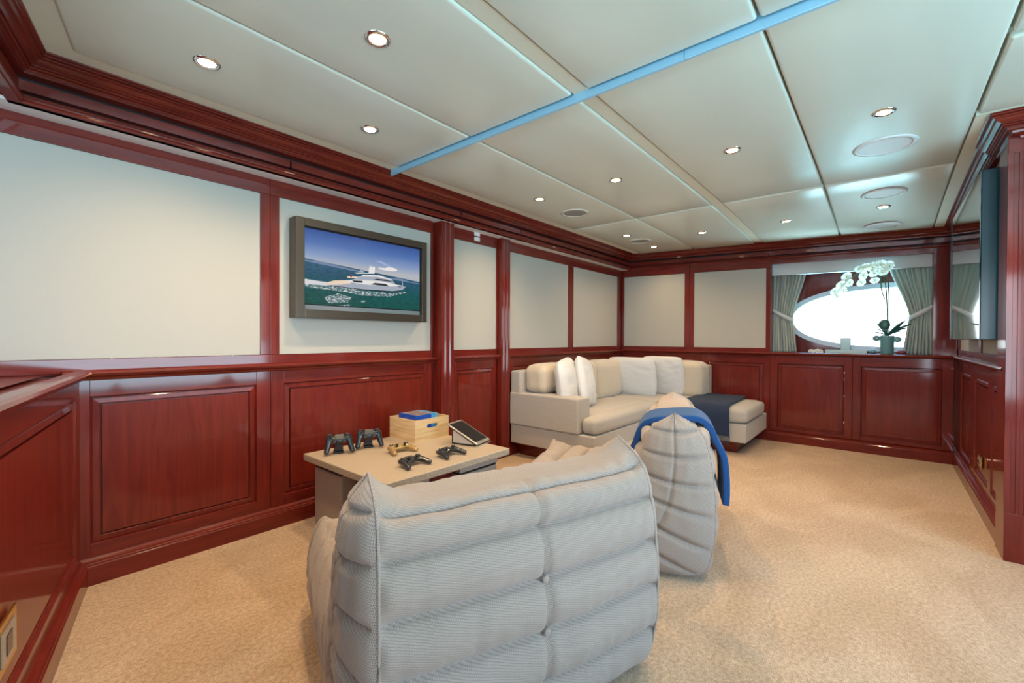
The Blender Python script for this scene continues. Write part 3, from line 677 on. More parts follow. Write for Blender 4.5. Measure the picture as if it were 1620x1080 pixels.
def curtain(name, label, ysf, ymf, ybf, side, folds):
    """ys: (outer, inner) at top, waist and bottom"""
    t = thing(name, label, 'curtain', (5.42, ysf[0], .914), 0, 'window curtains')
    nz, nu = 44, 90; zt_, zw, zb_ = 1.80, 1.25, .914
    V = []
    for i in range(nz):
        z = zt_+(zb_-zt_)*i/(nz-1)
        if z > zw: f = (zt_-z)/(zt_-zw); f = f*f*(3-2*f)*.55+.45*f; e = [ysf[k]*(1-f)+ymf[k]*f for k in (0, 1)]
        else: f = ((zw-z)/(zw-zb_))**.8; e = [ymf[k]*(1-f)+ybf[k]*f for k in (0, 1)]
        pin = math.exp(-((z-zw)/.14)**2)
        for j in range(nu):
            u = j/(nu-1); w = 2*pi*folds*u
            x = 5.42 + (.022-.008*pin)*sin(w+.5*sin(3*u+z*2)) + .006*sin(2.3*w+z*5)
            V.append((x, e[0]+(e[1]-e[0])*u + .006*sin(w*2+1), z))
    o = obj('drape', V, gridf(V, nz, nu), M['curtain'], t, smooth=True)
    s = o.modifiers.new('solid', 'SOLIDIFY'); s.thickness = .003
    # tieback band
    P = []
    y0, y1 = ymf; n = 20
    for i in range(n):
        u = i/(n-1); P.append(Vector((5.42-.05*sin(pi*min(1, u*.9+.1))**.6, y0+(y1-y0)*u*1.06, 1.352-.112*u)))
    V = []
    for p in P: V += [p+Vector((0, 0, .022)), p+Vector((-.003, 0, 0)), p-Vector((0, 0, .022))]
    o = obj('tieback', V, gridf(V, n, 3), M['tie'], t, smooth=True); s = o.modifiers.new('solid', 'SOLIDIFY'); s.thickness = .004
curtain('curtain', 'grey-green curtain tied back at the left of the eye window', (.915, .600), (.910, .725), (.915, .690), 1, 9)
curtain('curtain', 'grey-green curtain tied back at right of the orchid', (-.365, -.020), (-.350, -.185), (-.365, -.140), -1, 9)

# ------------------------------------------------------------------ things on the sill
def petalflower(c, d, s, root, mroll):
    """five petals + lip facing direction d"""
    d = Vector(d).normalized(); a = d.cross(Vector((0, 0, 1))).normalized(); b = a.cross(d)
    P = []
    for k in range(5):
        w = mroll + 2*pi*k/5; big = 1.0 if k in (1, 4) else .82
        ax = a*cos(w)+b*sin(w); bx = d.cross(ax)
        V = []
        for i in range(6):
            f = i/5; r = s*big*f; hw = s*big*.48*sin(pi*min(1, .12+f*.82))**.8*(1.35 if k in (1, 4) else 1)
            for j in (-1, 0, 1): V.append(Vector(c)+ax*r+bx*(hw*j)+d*(.12*s*sin(pi*f)+(0 if j == 0 else -.06*s)))
        P.append((V, gridf(V, 6, 3)))
    fl = obj('flower', *joinm(P), M['petal'], root, smooth=True)
    V, fs = ellipsoid(Vector(c)+d*.1*s-b*.08*s, (.10*s, .10*s, .14*s), 8, 6)
    obj('flower_lip', V, fs, M['lip'], fl, smooth=True)
px_, py_ = 5.33, -.026
orch = thing('potted_orchid', 'white orchid with arching stems in a blue-grey pot on the sill', 'plant', (px_, py_, .912))
V, fs = lathe([(.001, 0), (.044, 0), (.047, .01), (.053, .16), (.056, .172), (.052, .172), (.049, .15), (.001, .15)], 32, px_, py_, .912); recalc(obj('pot', V, fs, M['pot'], orch, smooth=True))
stemA = [(px_, py_, 1.06), (px_-.004, py_+.002, 1.3), (px_-.004, py_+.012, 1.52), (px_-.03, py_+.03, 1.63), (px_-.06, py_+.08, 1.695), (px_-.07, py_+.16, 1.70), (px_-.075, py_+.24, 1.65), (px_-.08, py_+.31, 1.57), (px_-.08, py_+.37, 1.48)]
stemB = [(px_+.01, py_-.01, 1.06), (px_+.012, py_-.012, 1.35), (px_-.02, py_-.0, 1.60), (px_-.06, py_+.02, 1.68), (px_-.07, py_+.05, 1.71)]
stemC = [(px_, py_+.02, 1.42), (px_, py_+.045, 1.52), (px_, py_+.05, 1.62), (px_-.01, py_+.09, 1.68)]
def smoothpath(P, n=5):
    P = [Vector(p) for p in P]; out = []
    for i in range(len(P)-1):
        p0, p1, p2, p3 = P[max(i-1, 0)], P[i], P[i+1], P[min(i+2, len(P)-1)]
        for k in range(n):
            t = k/n; out.append(.5*((2*p1)+(-p0+p2)*t+(2*p0-5*p1+4*p2-p3)*t*t+(-p0+3*p1-3*p2+p3)*t**3))
    out.append(P[-1]); return out
for P in (stemA, stemB, stemC): obj('stem', *tube(smoothpath(P), .0045, 6), M['stem'], orch, smooth=True)
fls = [(-.03, 1.745, .05), (.03, 1.765, .05), (.085, 1.745, .05), (.015, 1.695, .046), (.075, 1.69, .044), (.135, 1.75, .046), (.18, 1.735, .042), (.15, 1.675, .044), (.165, 1.61, .042), (.07, 1.62, .038),
       (.275, 1.675, .046), (.255, 1.615, .042), (.315, 1.60, .046), (.30, 1.545, .04), (.365, 1.54, .042), (.345, 1.49, .034)]
for i, (yy, z, s) in enumerate(fls):
    petalflower((px_-.085-.02*random.random(), yy-.005, z-.034), (-1, -.25+.5*random.random(), -.1+.3*random.random()), s*.98, orch, random.random()*1.2+.3)
def leaf(root, base_, tip, wd, sag, mat=M['leaf']):
    b0, t0 = Vector(base_), Vector(tip); ax = t0-b0; side = (ax.cross(Vector((0, 0, 1))).normalized()+Vector((0, 0, .75))).normalized(); V = []
    for i in range(9):
        f = i/8; p = b0+ax*f+Vector((0, 0, sag*sin(pi*f))); w = wd*sin(pi*min(1, .1+f*.9))**.7
        V += [p-side*w+Vector((0, 0, w*.25)), p, p+side*w+Vector((0, 0, w*.25))]
    o = obj('leaf', V, gridf(V, 9, 3), mat, root, smooth=True); s = o.modifiers.new('solid', 'SOLIDIFY'); s.thickness = .002
b0 = (px_, py_, 1.085)
for tip, w, sg in (((px_-.07, -.15, 1.222), .020, .0), ((px_-.02, -.20, 1.19), .016, .012), ((px_-.05, -.165, 1.155), .014, .01), ((px_-.1, -.12, 1.12), .014, .014), ((px_-.05, .06, 1.15), .013, .012), ((px_-.08, .075, 1.11), .012, .01), ((px_+.08, .05, 1.2), .02, .02)):
    leaf(orch, b0, tip, w, sg)
V, fs = ellipsoid((px_-.03, py_+.02, 1.185), (.012, .042, .048), 12, 8); obj('leaf', V, fs, M['leaf'], orch, smooth=True)     # broad leaf seen flat-on
o = obj('leaf', *tube([(px_-.03, py_+.02, 1.145), (px_-.01, py_, 1.08)], .012, 8), M['leaf'], orch, smooth=True)
for sy, z in ((.075, 1.06), (-.07, 1.05)):
    V, fs = ellipsoid((px_-.02, py_+sy, z), (.01, .03, .026), 12, 8); obj('leaf', V, fs, M['pot'], orch, smooth=True)
    obj('aerial_root', *tube([(px_-.02, py_+sy, z), (px_-.01, py_+sy*.4, z+.03), (px_, py_, 1.08)], .004, 6), M['stem'], orch, smooth=True)
tr = thing('tray', 'flat pale tray under the square glass candle on the sill', 'tray', (5.36, .28, .912))
box('base', 5.30, 5.43, .118, .44, .912, .920, plain('pale_aqua_lacquer', (.42, .58, .60), .3), tr, bevel=.002)
for a in ((5.30, 5.306, .118, .44), (5.424, 5.43, .118, .44), (5.306, 5.424, .118, .124), (5.306, 5.424, .434, .44)): box('rim', *a, .920, .948, plain('pale_aqua_rim', (.40, .56, .58), .3), tr, bevel=.002)
cn = thing('candle', 'square grey-green glass candle standing on the pale tray', 'candle', (5.365, .28, .920))
box('glass_holder', 5.325, 5.405, .24, .32, .920, 1.06, plain('smoky_aqua_glass', (.20, .36, .36), .15), cn, bevel=.006)
box('wax', 5.331, 5.399, .246, .314, 1.0602, 1.064, M['white'], cn)
fb = thing('cut_flower', 'small white and yellow blossoms lying on the sill left of the tray', 'flower', (5.33, .51, .912))
for k in range(4): petalflower((5.31+.01*k, .47+.03*k, .929+.003*(k % 2)), (-1, .3*(k-1.5), .6), .026, fb, k*.5)
V, fs = ellipsoid((5.36, .075, .935), (.03, .032, .023), 14, 8); tag(obj('pebble', V, fs, M['pot'], None, smooth=True), 'small dark green pebble on the sill left of the orchid pot', 'stone')
V, fs = ellipsoid((5.37, -.125, .932), (.03, .035, .020), 14, 8); tag(obj('pebble', V, fs, plain('dull_red_stone', (.30, .06, .06), .4), None, smooth=True), 'dull red pebble on the sill right of the orchid pot', 'stone')

# ------------------------------------------------------------------ game table
tb = thing('game_table', 'low square table with speckled stone top and upholstered block legs', 'table', (1.52, 2.03, 0))
tx0, tx1, ty0, ty1 = 1.105, 1.930, 1.632, 2.40
box('tabletop', tx0, tx1, ty0, ty1, .383, .42, M['stone'], tb, bevel=.006, seg=3)
box('core_panel', 1.27, 1.76, 1.76, 2.36, 0, .36, M['wood'], tb, bevel=.003)
for (a, b, c, d) in ((1.185, 1.40, 2.15, 2.44), (1.19, 1.40, 1.70, 1.93), (1.60, 1.895, 1.695, 1.93), (1.60, 1.895, 2.15, 2.385)):
    lg = box('block_leg', a, b, c, d, 0, .325, M['hide'], tb, bevel=.014, seg=3)
    box('gap_strip', a+.008, b-.008, c+.008, d-.008, .3252, .336, M['gap'], lg)
    box('top_rail', a, b, c, d, .3362, .3828, M['hide'], lg, bevel=.004)
# crate
cx0, cx1, cy0, cy1, cz0, cz1 = 1.652, 1.918, 2.140, 2.398, .42, .551
ct = thing('wooden_crate', 'pale pine crate with a handle slot holding blue game cases', 'crate', (1.787, 2.267, .42))
stad = []
for k in range(9): a = -pi/2+pi*k/8; stad.append((.031+.012*cos(a), .086+.012*sin(a)))
for k in range(9): a = pi/2+pi*k/8; stad.append((-.031+.012*cos(a), .086+.012*sin(a)))
W2 = (cx1-cx0)/2; cm = (cx0+cx1)/2
def bd(yo): return recalc(obj('board', *holed([(-W2, 0), (W2, 0), (W2, .131), (-W2, .131)], stad, lambda u, v, w: (cm+u, yo+w, cz0+v), .010), M['ply'], ct))
bd(cy0); bd(cy1-.010)
box('board', cx0, cx0+.010, cy0+.0102, cy1-.0102, cz0, cz1, M['ply'], ct); box('board', cx1-.010, cx1, cy0+.0102, cy1-.0102, cz0, cz1, M['ply'], ct)
box('bottom_board', cx0+.0102, cx1-.0102, cy0+.0102, cy1-.0102, cz0, cz0+.008, M['ply'], ct)
cols = [(.006, .06, .40), (.36, .32, .30), (.42, .30, .15), (.16, .14, .15), (.45, .36, .2), (.10, .13, .22), (.42, .36, .30), (.22, .08, .05), (.40, .45, .50), (.04, .18, .50), (.10, .45, .65)]
spn = ['deep blue', 'royal blue', 'tan', 'charcoal', 'ochre', 'slate', 'sand', 'maroon', 'silver', 'bright blue', 'light blue']
blue = plain('blue_case_plastic', (.008, .075, .42), .2, 0, .5); cyan = plain('light_blue_case_plastic', (.05, .34, .60), .2, 0, .5)
for k in range(11):
    x = 1.672+.0152*k; y0, y1 = 2.160, 2.332
    m_ = thing('game_case', f'{["first","second","third","fourth","fifth","sixth","seventh","eighth","ninth","tenth","last"][k]} blue game case along the crate from the wall-television end, {spn[k]} spine', 'game case', (x+.007, 2.246, .43), 0, 'game cases in the pine crate')
    hh_ = .147
    box('case', x, x+.0142, y0, y1, .4285, .4285+hh_, blue if k < 8 else cyan, m_, bevel=.002)
    box('spine_label', x+.0012, x+.013, y0+.003, y1-.010, .4285+hh_, .4289+hh_, plain('spine_print', cols[k], .3), m_)
# ------------------------------------------------------------------ game controllers
def ctrl_shell():
    P = [ellipsoid((0, .004, .030), (.062, .028, .016), 20, 10), ellipsoid((0, .006, .033), (.040, .030, .014), 16, 10)]
    for s in (-1, 1):
        P.append(ellipsoid((s*.053, .006, .031), (.026, .027, .019), 16, 10))
        for f in range(9):
            q = f/8; P.append(ellipsoid((s*(.056+.018*q), -.002-.066*q, .030-.012*q), (.021-.005*q, .016, .0185-.0045*q), 12, 8))
        P.append(ellipsoid((s*.050, .030, .024), (.020, .010, .012), 12, 8))
    return joinm(P)
def make_controller(name, label, mat, loc, rz, tilt=None):
    root = thing(name, label, 'controller', loc, rz, 'game controllers')
    if tilt: root.rotation_euler = (tilt, 0, rz)
    root.scale = (.88, .88, .88)
    global shell_me
    V, fs = ctrl_shell()
    o = obj('shell', V, fs, mat, root, smooth=True, world=False)
    r = o.modifiers.new('union', 'REMESH'); r.mode = 'VOXEL'; r.voxel_size = .0032; r.use_smooth_shade = True
    sm = o.modifiers.new('soft', 'SMOOTH'); sm.iterations = 3; sm.factor = .5
    V, fs = boxg(-.026, .026, -.002, .031, .042, .0485); obj('touchpad', V, fs, M['ctrl2'] if mat is not M['goldpl'] else mat, root, bevel=.003, world=False)
    for s in (-1, 1):
        V, fs = lathe([(.0005, .0545), (.007, .0548), (.0095, .0575), (.0098, .055), (.006, .052), (.005, .040)], 16, s*.027, -.016, 0); recalc(obj('thumbstick', V, fs, M['blackmat'], root, smooth=True, world=False))
        for k in range(4):
            a = k*pi/2
            V, fs = lathe([(.0005, .0525), (.0042, .052), (.0048, .050), (.0048, .040)], 10, s*.053+.0092*cos(a), .008+.0092*sin(a), 0); recalc(obj('button', V, fs, M['black'] if s > 0 else M['blackmat'], root, smooth=True, world=False))
        V, fs = boxg(s*.050-.014, s*.050+.014, .030, .041, .018, .036); obj('trigger', V, fs, M['black'], root, bevel=.004, world=False)
    return root
zt_ = .4205
make_controller('game_controller', 'gold game controller lying in the middle of the stone table', M['goldpl'], (1.469, 2.040, zt_-.002), radians(-5))
make_controller('game_controller', 'black game controller nearest the grey armchair on the stone table', M['ctrl'], (1.352, 1.782, zt_-.002), radians(3))
make_controller('game_controller', 'black game controller in front of the tablet stand', M['ctrl'], (1.592, 1.782, zt_-.002), radians(3))
def dock(x, y, rz, lab1, lab2):
    d = thing('charging_dock', lab1, 'dock', (x, y, .42), rz, 'charging docks')
    V, fs = boxg(-.026, .026, -.036, .032, 0, .012); obj('base', V, fs, M['black'], d, bevel=.003, world=False)
    V = [(-.023, -.022, .012), (.023, -.022, .012), (.023, .026, .012), (-.023, .026, .012), (-.021, -.018, .058), (.021, -.018, .058), (.021, .012, .058), (-.021, .012, .058)]
    obj('column', V, [(0, 3, 2, 1), (4, 5, 6, 7), (0, 1, 5, 4), (1, 2, 6, 5), (2, 3, 7, 6), (3, 0, 4, 7)], M['black'], d, bevel=.003, world=False)
    c, s = cos(rz), sin(rz); ox, oy = 0, .0
    make_controller('game_controller', lab2, M['ctrl'], (x+s*.022, y-c*.022+.0, .42+.064), rz, radians(60))
dock(1.245, 2.285, radians(-24), 'small black charging dock nearer the table corner by the panelling', 'black game controller upright on the charging dock at the table corner')
dock(1.42, 2.275, radians(-24), 'small black charging dock nearer the pine crate', 'black game controller upright on the charging dock nearer the crate')
# ------------------------------------------------------------------ tablet on wedge stand
st = thing('tablet_stand', 'black wedge stand with taupe side carrying the tilted tablet', 'stand', (1.768, 1.955, .42), radians(15))
hz, ln = .094, .172
def wedge(w0, w1, d=0):
    return ([(w0, -d, d), (w0, -ln+d*2.2, d), (w0, -ln+d*2.2, .010+d*.2), (w0, -d, hz-d*.9), (w1, -d, d), (w1, -ln+d*2.2, d), (w1, -ln+d*2.2, .010+d*.2), (w1, -d, hz-d*.9)],
            [(0, 1, 2, 3), (7, 6, 5, 4), (0, 4, 5, 1), (1, 5, 6, 2), (2, 6, 7, 3), (3, 7, 4, 0)])
recalc(obj('wedge', *wedge(.012, .150), M['black'], st, bevel=.002, world=False))
recalc(obj('side_plate', *wedge(.0105, .012, .011), M['hide'], st, world=False))
recalc(obj('lip', *boxg(.004, .160, -ln-.012, -ln+.004, 0, .008), M['metal'], st, bevel=.001, world=False))
tabt = thing('tablet', 'dark-screened tablet in a silver frame leaning on the wedge stand', 'tablet', (1.768, 1.955, .42), radians(15))
ax = Vector((0, ln, hz-.010)).normalized(); nx = Vector((0, -ax.z, ax.y)); c0 = Vector((.081, -ln, .011))
def tb3(name, l0, l1, w, h0, h1, mat, bv=.001):
    V = [c0 + ax*l_ + Vector((x, 0, 0)) + nx*hh3 for hh3 in (h0, h1) for l_ in (l0, l1) for x in (-w, w)]
    recalc(obj(name, V, boxg(0, 1, 0, 1, 0, 1)[1], mat, tabt, bevel=bv, world=False))
tb3('case', -.004, .226, .078, .0012, .010, M['silver'], .003)
tb3('screen', .014, .214, .069, .010, .0106, M['tabglass'], .0002)
V = [c0 + ax*(.0075+.0045*sin(2*pi*k/14)) + nx*.0108 + Vector((.0045*cos(2*pi*k/14), 0, 0)) for k in range(14)]
obj('home_button', V, [tuple(range(14))], M['ctrl2'], tabt, world=False)

# ------------------------------------------------------------------ corner sofa
def puff(name, x0, x1, y0, y1, z0, z1, mat, parent, r=.04, dome=.015, n=14, wr=.004, seed=0, rot=None, label=None, side=0.006):
    """soft upholstered block: rounded box displaced by a dome and a little wrinkling"""
    cx, cy, cz = (x0+x1)/2, (y0+y1)/2, (z0+z1)/2; hx_, hy_, hz_ = (x1-x0)/2, (y1-y0)/2, (z1-z0)/2
    bm = bmesh.new(); bmesh.ops.create_cube(bm, size=2)
    bmesh.ops.subdivide_edges(bm, edges=bm.edges[:], cuts=n, use_grid_fill=True)
    out = []
    for v in bm.verts:
        p = v.co.copy()
        # concentrate points towards the edges
        q = Vector([math.copysign(abs(a)**.72, a) for a in p])
        w = Vector((q.x*hx_, q.y*hy_, q.z*hz_))
        c = Vector((max(-hx_+r, min(hx_-r, w.x)), max(-hy_+r, min(hy_-r, w.y)), max(-hz_+r, min(hz_-r, w.z))))
        d = w-c
        if d.length > 1e-9: w = c + d.normalized()*min(r, max(abs(d.x), abs(d.y), abs(d.z)))
        ux, uy, uz = w.x/hx_, w.y/hy_, w.z/hz_
        if abs(uz) > .5: w.z += math.copysign(dome*(1-ux**4)*(1-uy**4), uz)*(1 if uz > 0 else .2)
        w.y += math.copysign(side*(1-ux**4)*(1-uz**4), uy)*min(1, abs(uy))**6; w.x += math.copysign(side*(1-uy**4)*(1-uz**4), ux)*min(1, abs(ux))**6
        nv = noise.noise(Vector((w.x*9+seed, w.y*9, w.z*9))) + .6*noise.noise(Vector((w.x*22, w.y*22+seed, w.z*10)))
        w += w.normalized()*wr*nv
        if rot: w = rot @ w
        v.co = w + Vector((cx, cy, cz))
    V = [tuple(v.co) for v in bm.verts]; bm.verts.index_update(); fs = [tuple(v.index for v in f.verts) for f in bm.faces]; bm.free()
    return obj(name, V, fs, mat, parent, smooth=True)
def prism(poly, z0, z1):
    n = len(poly); V = [(x, y, z0) for x, y in poly]+[(x, y, z1) for x, y in poly]
    return V, [tuple(range(n-1, -1, -1)), tuple(range(n, 2*n))]+[(i, (i+1) % n, n+(i+1) % n, n+i) for i in range(n)]
so = thing('corner_sofa', 'cream linen corner sofa with chaise end in the panelled far corner', 'sofa', (4.1, 2.0, 0))
obj('plinth', *prism([(3.12, 1.83), (4.46, 1.83), (4.46, 1.03), (5.19, 1.03), (5.19, 2.53), (3.12, 2.53)], 0, .12), M['gap'] if False else M['wood_h'], so)
obj('base', *prism([(3.015, 1.698), (4.322, 1.698), (4.322, .922), (5.215, .922), (5.215, 2.545), (3.015, 2.545)], .12, .286), M['sofa'], so, bevel=.012, seg=3)
box('arm', 2.998, 3.185, 1.835, 2.545, .2865, .571, M['sofa'], so, bevel=.016, seg=3)
box('back_frame', 3.01, 5.215, 2.43, 2.546, .2865, .762, M['sofa'], so, bevel=.02, seg=3)
box('back_frame', 5.10, 5.215, 1.46, 2.43, .2865, .762, M['sofa'], so, bevel=.02, seg=3)
puff('seat_cushion', 3.19, 4.325, 1.80, 2.43, .288, .425, M['sofa'], so, r=.035, dome=.010)
puff('seat_front', 3.03, 4.325, 1.69, 1.833, .288, .423, M['sofa'], so, r=.045, dome=.004, side=.002)
puff('seat_cushion', 4.328, 5.10, .918, 2.43, .288, .425, M['sofa'], so, r=.045, dome=.012)
cu = puff('back_cushion', 3.06, 3.98, 2.20, 2.43, .572, .815, M['cushion'], None, r=.06, dome=.012, wr=.008, seed=3); tag(cu, 'beige back cushion at the left end of the corner sofa, overhanging the arm', 'cushion', 'sofa back cushions')
cu = puff('back_cushion', 3.99, 4.56, 2.21, 2.43, .42, .81, M['cushion'], None, r=.06, dome=.012, wr=.005, seed=5); tag(cu, 'beige back cushion in the corner of the sofa behind the white pillows', 'cushion', 'sofa back cushions')
cu = puff('back_cushion', 4.84, 5.10, 1.462, 2.42, .42, .80, M['cushion'], None, r=.06, dome=.012, wr=.008, seed=8); tag(cu, 'beige back cushion against the far panelling at the chaise end', 'cushion', 'sofa back cushions')

def pillow(label, c, w, hgt, th, yaw, tilt, seed, roll=0):
    """square scatter pillow; local x width, z height, y thickness"""
    n = 26; V = []
    for sgn in (1, -1):
        for i in range(n):
            for j in range(n):
                u = -1+2*i/(n-1); v = -1+2*j/(n-1)
                e = (max(0, 1-u*u)**.5)*(max(0, 1-v*v)**.5)
                pin = 1-.07*((1-abs(u))*(abs(v)**3)+0)-.0
                x = u*w/2*(1-.06*(1-v*v)*abs(u)**3*-1 - .05*(1-abs(v)**2)*0 - .045*(1-(v*v))*abs(u))
                z = v*hgt/2*(1-.045*(1-u*u)*abs(v))
                ck = 1-.10*(u*u*v*v)**1.6; x *= ck; z *= ck
                wr = .010*noise.noise(Vector((u*2.2+seed, v*5.5, sgn*3+seed)))*(abs(u)**.6+.2) + .004*noise.noise(Vector((u*7+seed, v*11, sgn*5)))
                y = sgn*(th/2*e**.8*(1+.12*noise.noise(Vector((u*1.3+seed, v*1.3, sgn)))) + wr*min(1, e*3)) + (.003*sgn if e < .05 else 0)
                V.append((x, y, z))
    N = n*n; fs = gridf(V[:N], n, n) + [tuple(i+N for i in f) for f in gridf(V[:N], n, n, flip=True)]
    rim = [i*n for i in range(n)]+[(n-1)*n+j for j in range(1, n)]+[i*n+n-1 for i in range(n-2, -1, -1)]+[j for j in range(n-2, 0, -1)]
    for a, b in zip(rim, rim[1:]+rim[:1]): fs.append((a, b, b+N, a+N))
    o = obj('scatter_pillow', V, fs, M['pillow'], None, smooth=True); recalc(o)
    o.location = c; o.rotation_euler = (tilt, roll, yaw)
    return tag(o, label, 'pillow', 'white scatter pillows on the corner sofa')
pillow('white scatter pillow above the sofa arm, nearer of two leaning side by side', (3.28, 2.12, .655), .45, .455, .17, radians(20), radians(-8), 1.0, radians(-4))
pillow('white scatter pillow behind the one above the sofa arm', (3.56, 2.10, .648), .45, .47, .16, radians(18), radians(-10), 2.7, radians(10))
pillow('large square white pillow propped in the sofa corner, fully visible', (4.58, 2.120, .632), .54, .455, .14, radians(93), radians(-12), 5.1)
pillow('white pillow half hidden behind the large square one', (4.82, 1.865, .640), .46, .455, .12, radians(90), radians(-10), 7.9)
# dark throw over the chaise
def ribbon(name, pts, wdir, w, mat, parent, th=.012, n=10, waves=0, amp=.004, seed=0):
    P = smoothpath(pts, 8); V = []
    wd = Vector(wdir).normalized()
    for i, p in enumerate(P):
        for j in range(n):
            u = -1+2*j/(n-1); d = noise.noise(Vector((i*.12+seed, u*3, 2)))*amp
            t = (P[min(i+1, len(P)-1)]-P[max(0, i-1)]).normalized(); nn = wd.cross(t).normalized()
            V.append(p+wd*(u*w/2)+nn*d)
    o = obj(name, V, gridf(V, len(P), n), mat, parent, smooth=True)
    s = o.modifiers.new('solid', 'SOLIDIFY'); s.thickness = th; s.offset = 0
    return o
th_ = thing('throw_blanket', 'dark navy fringed throw folded over the chaise end of the sofa', 'blanket', (4.6, 1.29, .44))
tp = [(5.12, 1.30, .448), (4.9, 1.295, .452), (4.6, 1.285, .454), (4.42, 1.28, .451), (4.335, 1.275, .432), (4.298, 1.27, .38), (4.292, 1.268, .29), (4.292, 1.265, .178)]
ribbon('blanket', tp, (.04, 1, 0), .43, M['navy'], th_, .012, 14, amp=.006)
frg = []
for k in range(44):
    y = 1.265-.213+.426*k/43; frg.append(tube([(4.292, y, .18), (4.292+.004*random.random(), y+.003*random.random(), .13), (4.288, y+.005*(random.random()-.5), .082+.02*random.random())], .0022, 4))
o = obj('fringe', *joinm(frg), M['navy'], th_); o['kind'] = 'stuff'

# ------------------------------------------------------------------ quilted foam armchairs
def cat(P, s):
    """Catmull-Rom through knots P at parameter s in [0,1]"""
    n = len(P)-1; x = min(max(s, 0), 1)*n; i = min(int(x), n-1); t = x-i
    p0, p1, p2, p3 = [Vector((*P[max(0, min(n, k))], 0)) for k in (i-1, i, i+1, i+2)]
    if i == 0: p0 = p1*2-p2
    if i == n-1: p3 = p2*2-p1
    r = .5*((2*p1)+(-p0+p2)*t+(2*p0-5*p1+4*p2-p3)*t*t+(-p0+3*p1-3*p2+p3)*t**3)
    return (r.x, r.y)
OUT = [(.165, .705), (.062, .650), (.020, .550), (.002, .420), (-.006, .285), (.006, .140), (.06, .025), (.28, .010), (.56, .010), (.84, .02), (.985, .16)]
INN = [(.165, .705), (.264, .645), (.302, .555), (.336, .47), (.380, .405), (.46, .355), (.57, .325), (.69, .315), (.81, .320), (.925, .315), (.985, .14)]
NR = 10                                                  # quilt rows
def groove(x, w=.16):
    f = abs((x % 1.0)); f = min(f, 1-f)
    return min(1, f/w)
def puffv(x): 
    f = x % 1.0; return (max(0, sin(pi*f)))**.40
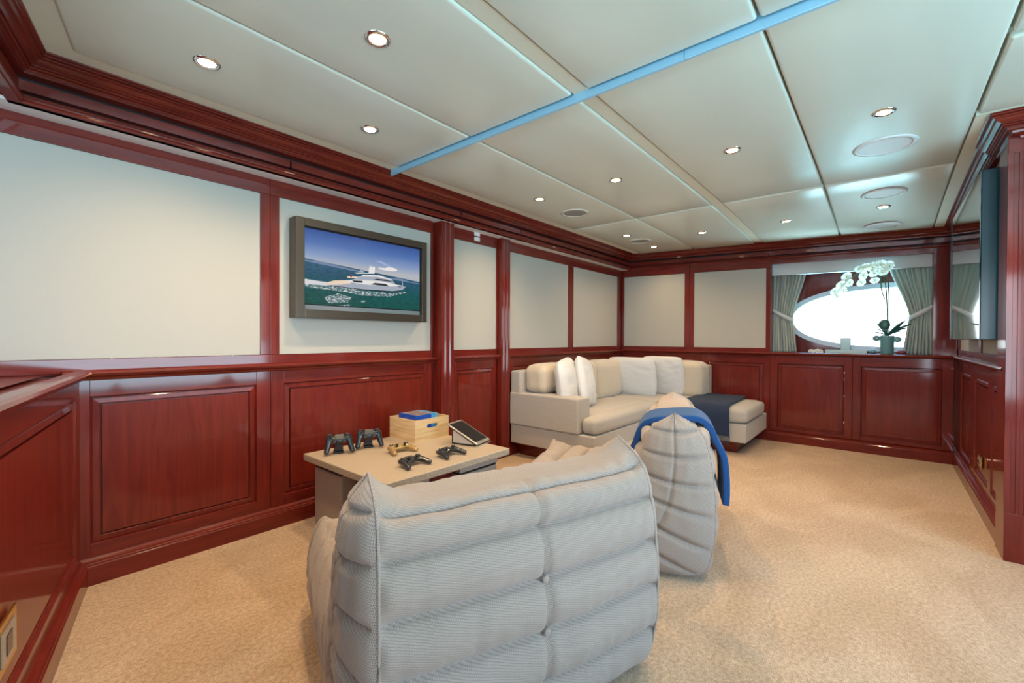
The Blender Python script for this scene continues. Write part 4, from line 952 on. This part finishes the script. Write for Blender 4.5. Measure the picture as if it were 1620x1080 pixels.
def make_chair(name, label, loc, rz, HW=.435, hs=1.0, seed=0):
    root = thing(name, label, 'armchair', loc, rz, 'quilted foam armchairs')
    nw, ns = 81, 221
    def horn(s, u, sg_=1):
        """top edge: a saddle between two raised corners; u in [-1,1]"""
        k = max(0, 1-s*NR/1.6)
        fr = .075*abs(u)**6*math.exp(-((s-.94)/.05)**2)*(1 if sg_ < 0 else 0)
        return (-.062*(1-abs(u)**5.5) + .014*abs(u)**12)*k**1.1 + fr
    def surf(P, sgn):
        V, UV = [], []
        L = 0; last = None
        for i in range(ns):
            s = i/(ns-1); d, z = cat(P, s); d1, z1 = cat(P, min(1, s+.004)); d0, z0 = cat(P, max(0, s-.004))
            tx, tz = d1-d0, z1-z0; l = math.hypot(tx, tz) or 1; tx /= l; tz /= l
            nx_, nz_ = (tz, -tx) if sgn > 0 else (-tz, tx)
            if last: L += math.hypot(d-last[0], z-last[1])
            last = (d, z)
            row = s*NR
            for j in range(nw):
                u = -1+2*j/(nw-1); a = u*HW
                end = max(0, 1-abs(u)**10)**.5
                pr = puffv(row) if True else 1
                cseam = min(1, (abs(u)/.05))**.5 if s < .62 or sgn < 0 else 1
                edge = min(1, (1-abs(u))/.05)**.5
                amp = (.048 if row > 1 else .028)*(pr-.75)*edge - .020*(1-cseam)*(1 if sgn > 0 else .6)
                bulge = .022*(1-u*u)
                wr = .005*noise.noise(Vector((u*5+seed, row*1.4, sgn*2))) + .0035*noise.noise(Vector((u*16+seed, row*.9, 3+sgn)))
                wr += .012*max(0, 1-row/2.4)*noise.noise(Vector((u*9+row*1.1+seed, row*.6, 7)))
                k = (1-s)**.3*min(1, s*14)*min(1, (1-s)*14)
                off_ = (amp + bulge + wr*edge)*min(1, s*9+.0)*min(1, (1-s)*10)
                shr = 1-.045*(1-s*1.0)*0
                ww = a*(1+.035*sin(pi*min(1, max(0, s*1.15)))) 
                V.append((ww, d+nx_*off_, (z+nz_*off_+horn(s, u, sgn))*hs)); UV.append((a, L*sgn))
        return V, gridf(V, ns, nw, flip=sgn > 0), UV
    Va, Fa, Ua = surf(OUT, 1); Vb, Fb, Ub = surf(INN, -1)
    o = obj('back_shell', Va, Fa, M['twill'], root, smooth=True, world=False, uv=Ua)
    o2 = obj('seat_shell', Vb, Fb, M['twill'], root, smooth=True, world=False, uv=Ub)
    # rolled crest joining the two along the top edge
    crest = []
    for j in range(nw):
        u = -1+2*j/(nw-1); d, z = cat(OUT, 0)
        crest.append((u*HW, d, (z+horn(0, u))*hs-.012))
    # quilted side panels
    for sg in (-1, 1):
        V, UV = [], []; nq = 49; n2 = 201
        for i in range(n2):
            s = i/(n2-1); A = cat(OUT, s); B = cat(INN, s); row = s*NR
            gap = math.hypot(A[0]-B[0], A[1]-B[1]); ww = HW*(1+.035*sin(pi*min(1, max(0, s*1.15))))
            for j in range(nq):
                q = -1+2*j/(nq-1)
                mx, mz = (A[0]+B[0])/2, (A[1]+B[1])/2-.03*min(1, gap/.3)
                t = (q+1)/2
                d = (1-t)**2*A[0]+2*t*(1-t)*mx+t*t*B[0]; z = (1-t)**2*A[1]+2*t*(1-t)*mz+t*t*B[1]
                ed = (1-q*q)
                dome = .070*min(1, gap/.28)*ed**.6
                gr = -.026*(1-groove(row, .18)**.6)*min(1, gap/.15)*ed**.35 - .010*(1-min(1, abs(q)/.07)**.6)*(1 if s < .75 else 0)
                e2 = horn(s, 1, 1)*(1-t)+horn(s, 1, -1)*t
                wr = .006*noise.noise(Vector((q*4+seed, row*1.3, sg*4)))*ed
                V.append((sg*(ww+max(0, dome+gr*min(1, ed*4)+wr)), d, (z+e2)*hs)); UV.append((d, z))
        obj('side_panel', V, gridf(V, n2, nq, flip=sg < 0), M['twill'], root, smooth=True, world=False, uv=UV)
    for r in (3, 4, 5):
        s = r/NR; d, z = cat(OUT, s); V, fs = ellipsoid((0, d-.012, z*hs), (.011, .006, .011), 12, 8); obj('tuft_button', V, fs, M['twill'], root, smooth=True, world=False, uv=[(v[0], v[2]) for v in V])
    # piping along the back edge
    for sg in (-1, 1):
        P = []
        for i in range(40):
            s = i/39*.62; d, z = cat(OUT, s); ww = HW*(1+.035*sin(pi*min(1, s*1.15))); P.append((sg*ww, d, (z+horn(s, 1))*hs))
        V, fs = tube(P, .004, 6); obj('piping', V, fs, M['twill'], root, smooth=True, world=False, uv=[(v[0], v[2]) for v in V])
    return root
def place(o, a):  # local x along the back, y = seat direction
    return o
ang1 = math.atan2(-.33, .944); ang2 = math.atan2(.345, .938)
make_chair('quilted_armchair', 'large quilted twill armchair in front, seen from behind', (.944, .68, 0), ang1, .415, 1.0, 1).scale = (1, .955, 1)
c2 = make_chair('quilted_armchair', 'quilted twill armchair seen end-on with a blue throw over its back', (2.43, .705, 0), ang2, .435, 1.0, 6)
# blue throw hanging over the second chair's back
bl = thing('throw_blanket', 'bright blue folded throw hanging over the back of the second armchair', 'blanket', (2.43, .705, .6), ang2)
def ch2(w, d, z): return (w, d, z-.6)
pts = []
for s in (.44, .36, .28, .2, .12, .06): d, z = cat(INN, s); pts.append(ch2(-.14, d+.040, z-.022))
pts.append(ch2(-.12, .165, .664))
for s in (.05, .11, .17): d, z = cat(OUT, s); pts.append(ch2(-.10, d-.052, z-.016))
pts += [ch2(-.11, -.056, .50), ch2(-.12, -.066, .42), ch2(-.125, -.068, .34), ch2(-.125, -.066, .275)]
P = smoothpath(pts, 6); V = []; n = 10
for i, p in enumerate(P):
    for j in range(n):
        u = -1+2*j/(n-1); V.append(p+Vector((u*.14, 0, 0)))
o = obj('blanket', V, gridf(V, len(P), n), M['throw'], bl, smooth=True, world=False); s_ = o.modifiers.new('solid', 'SOLIDIFY'); s_.thickness = .030; s_.offset = 0
b_ = o.modifiers.new('round', 'BEVEL'); b_.width = .013; b_.segments = 3
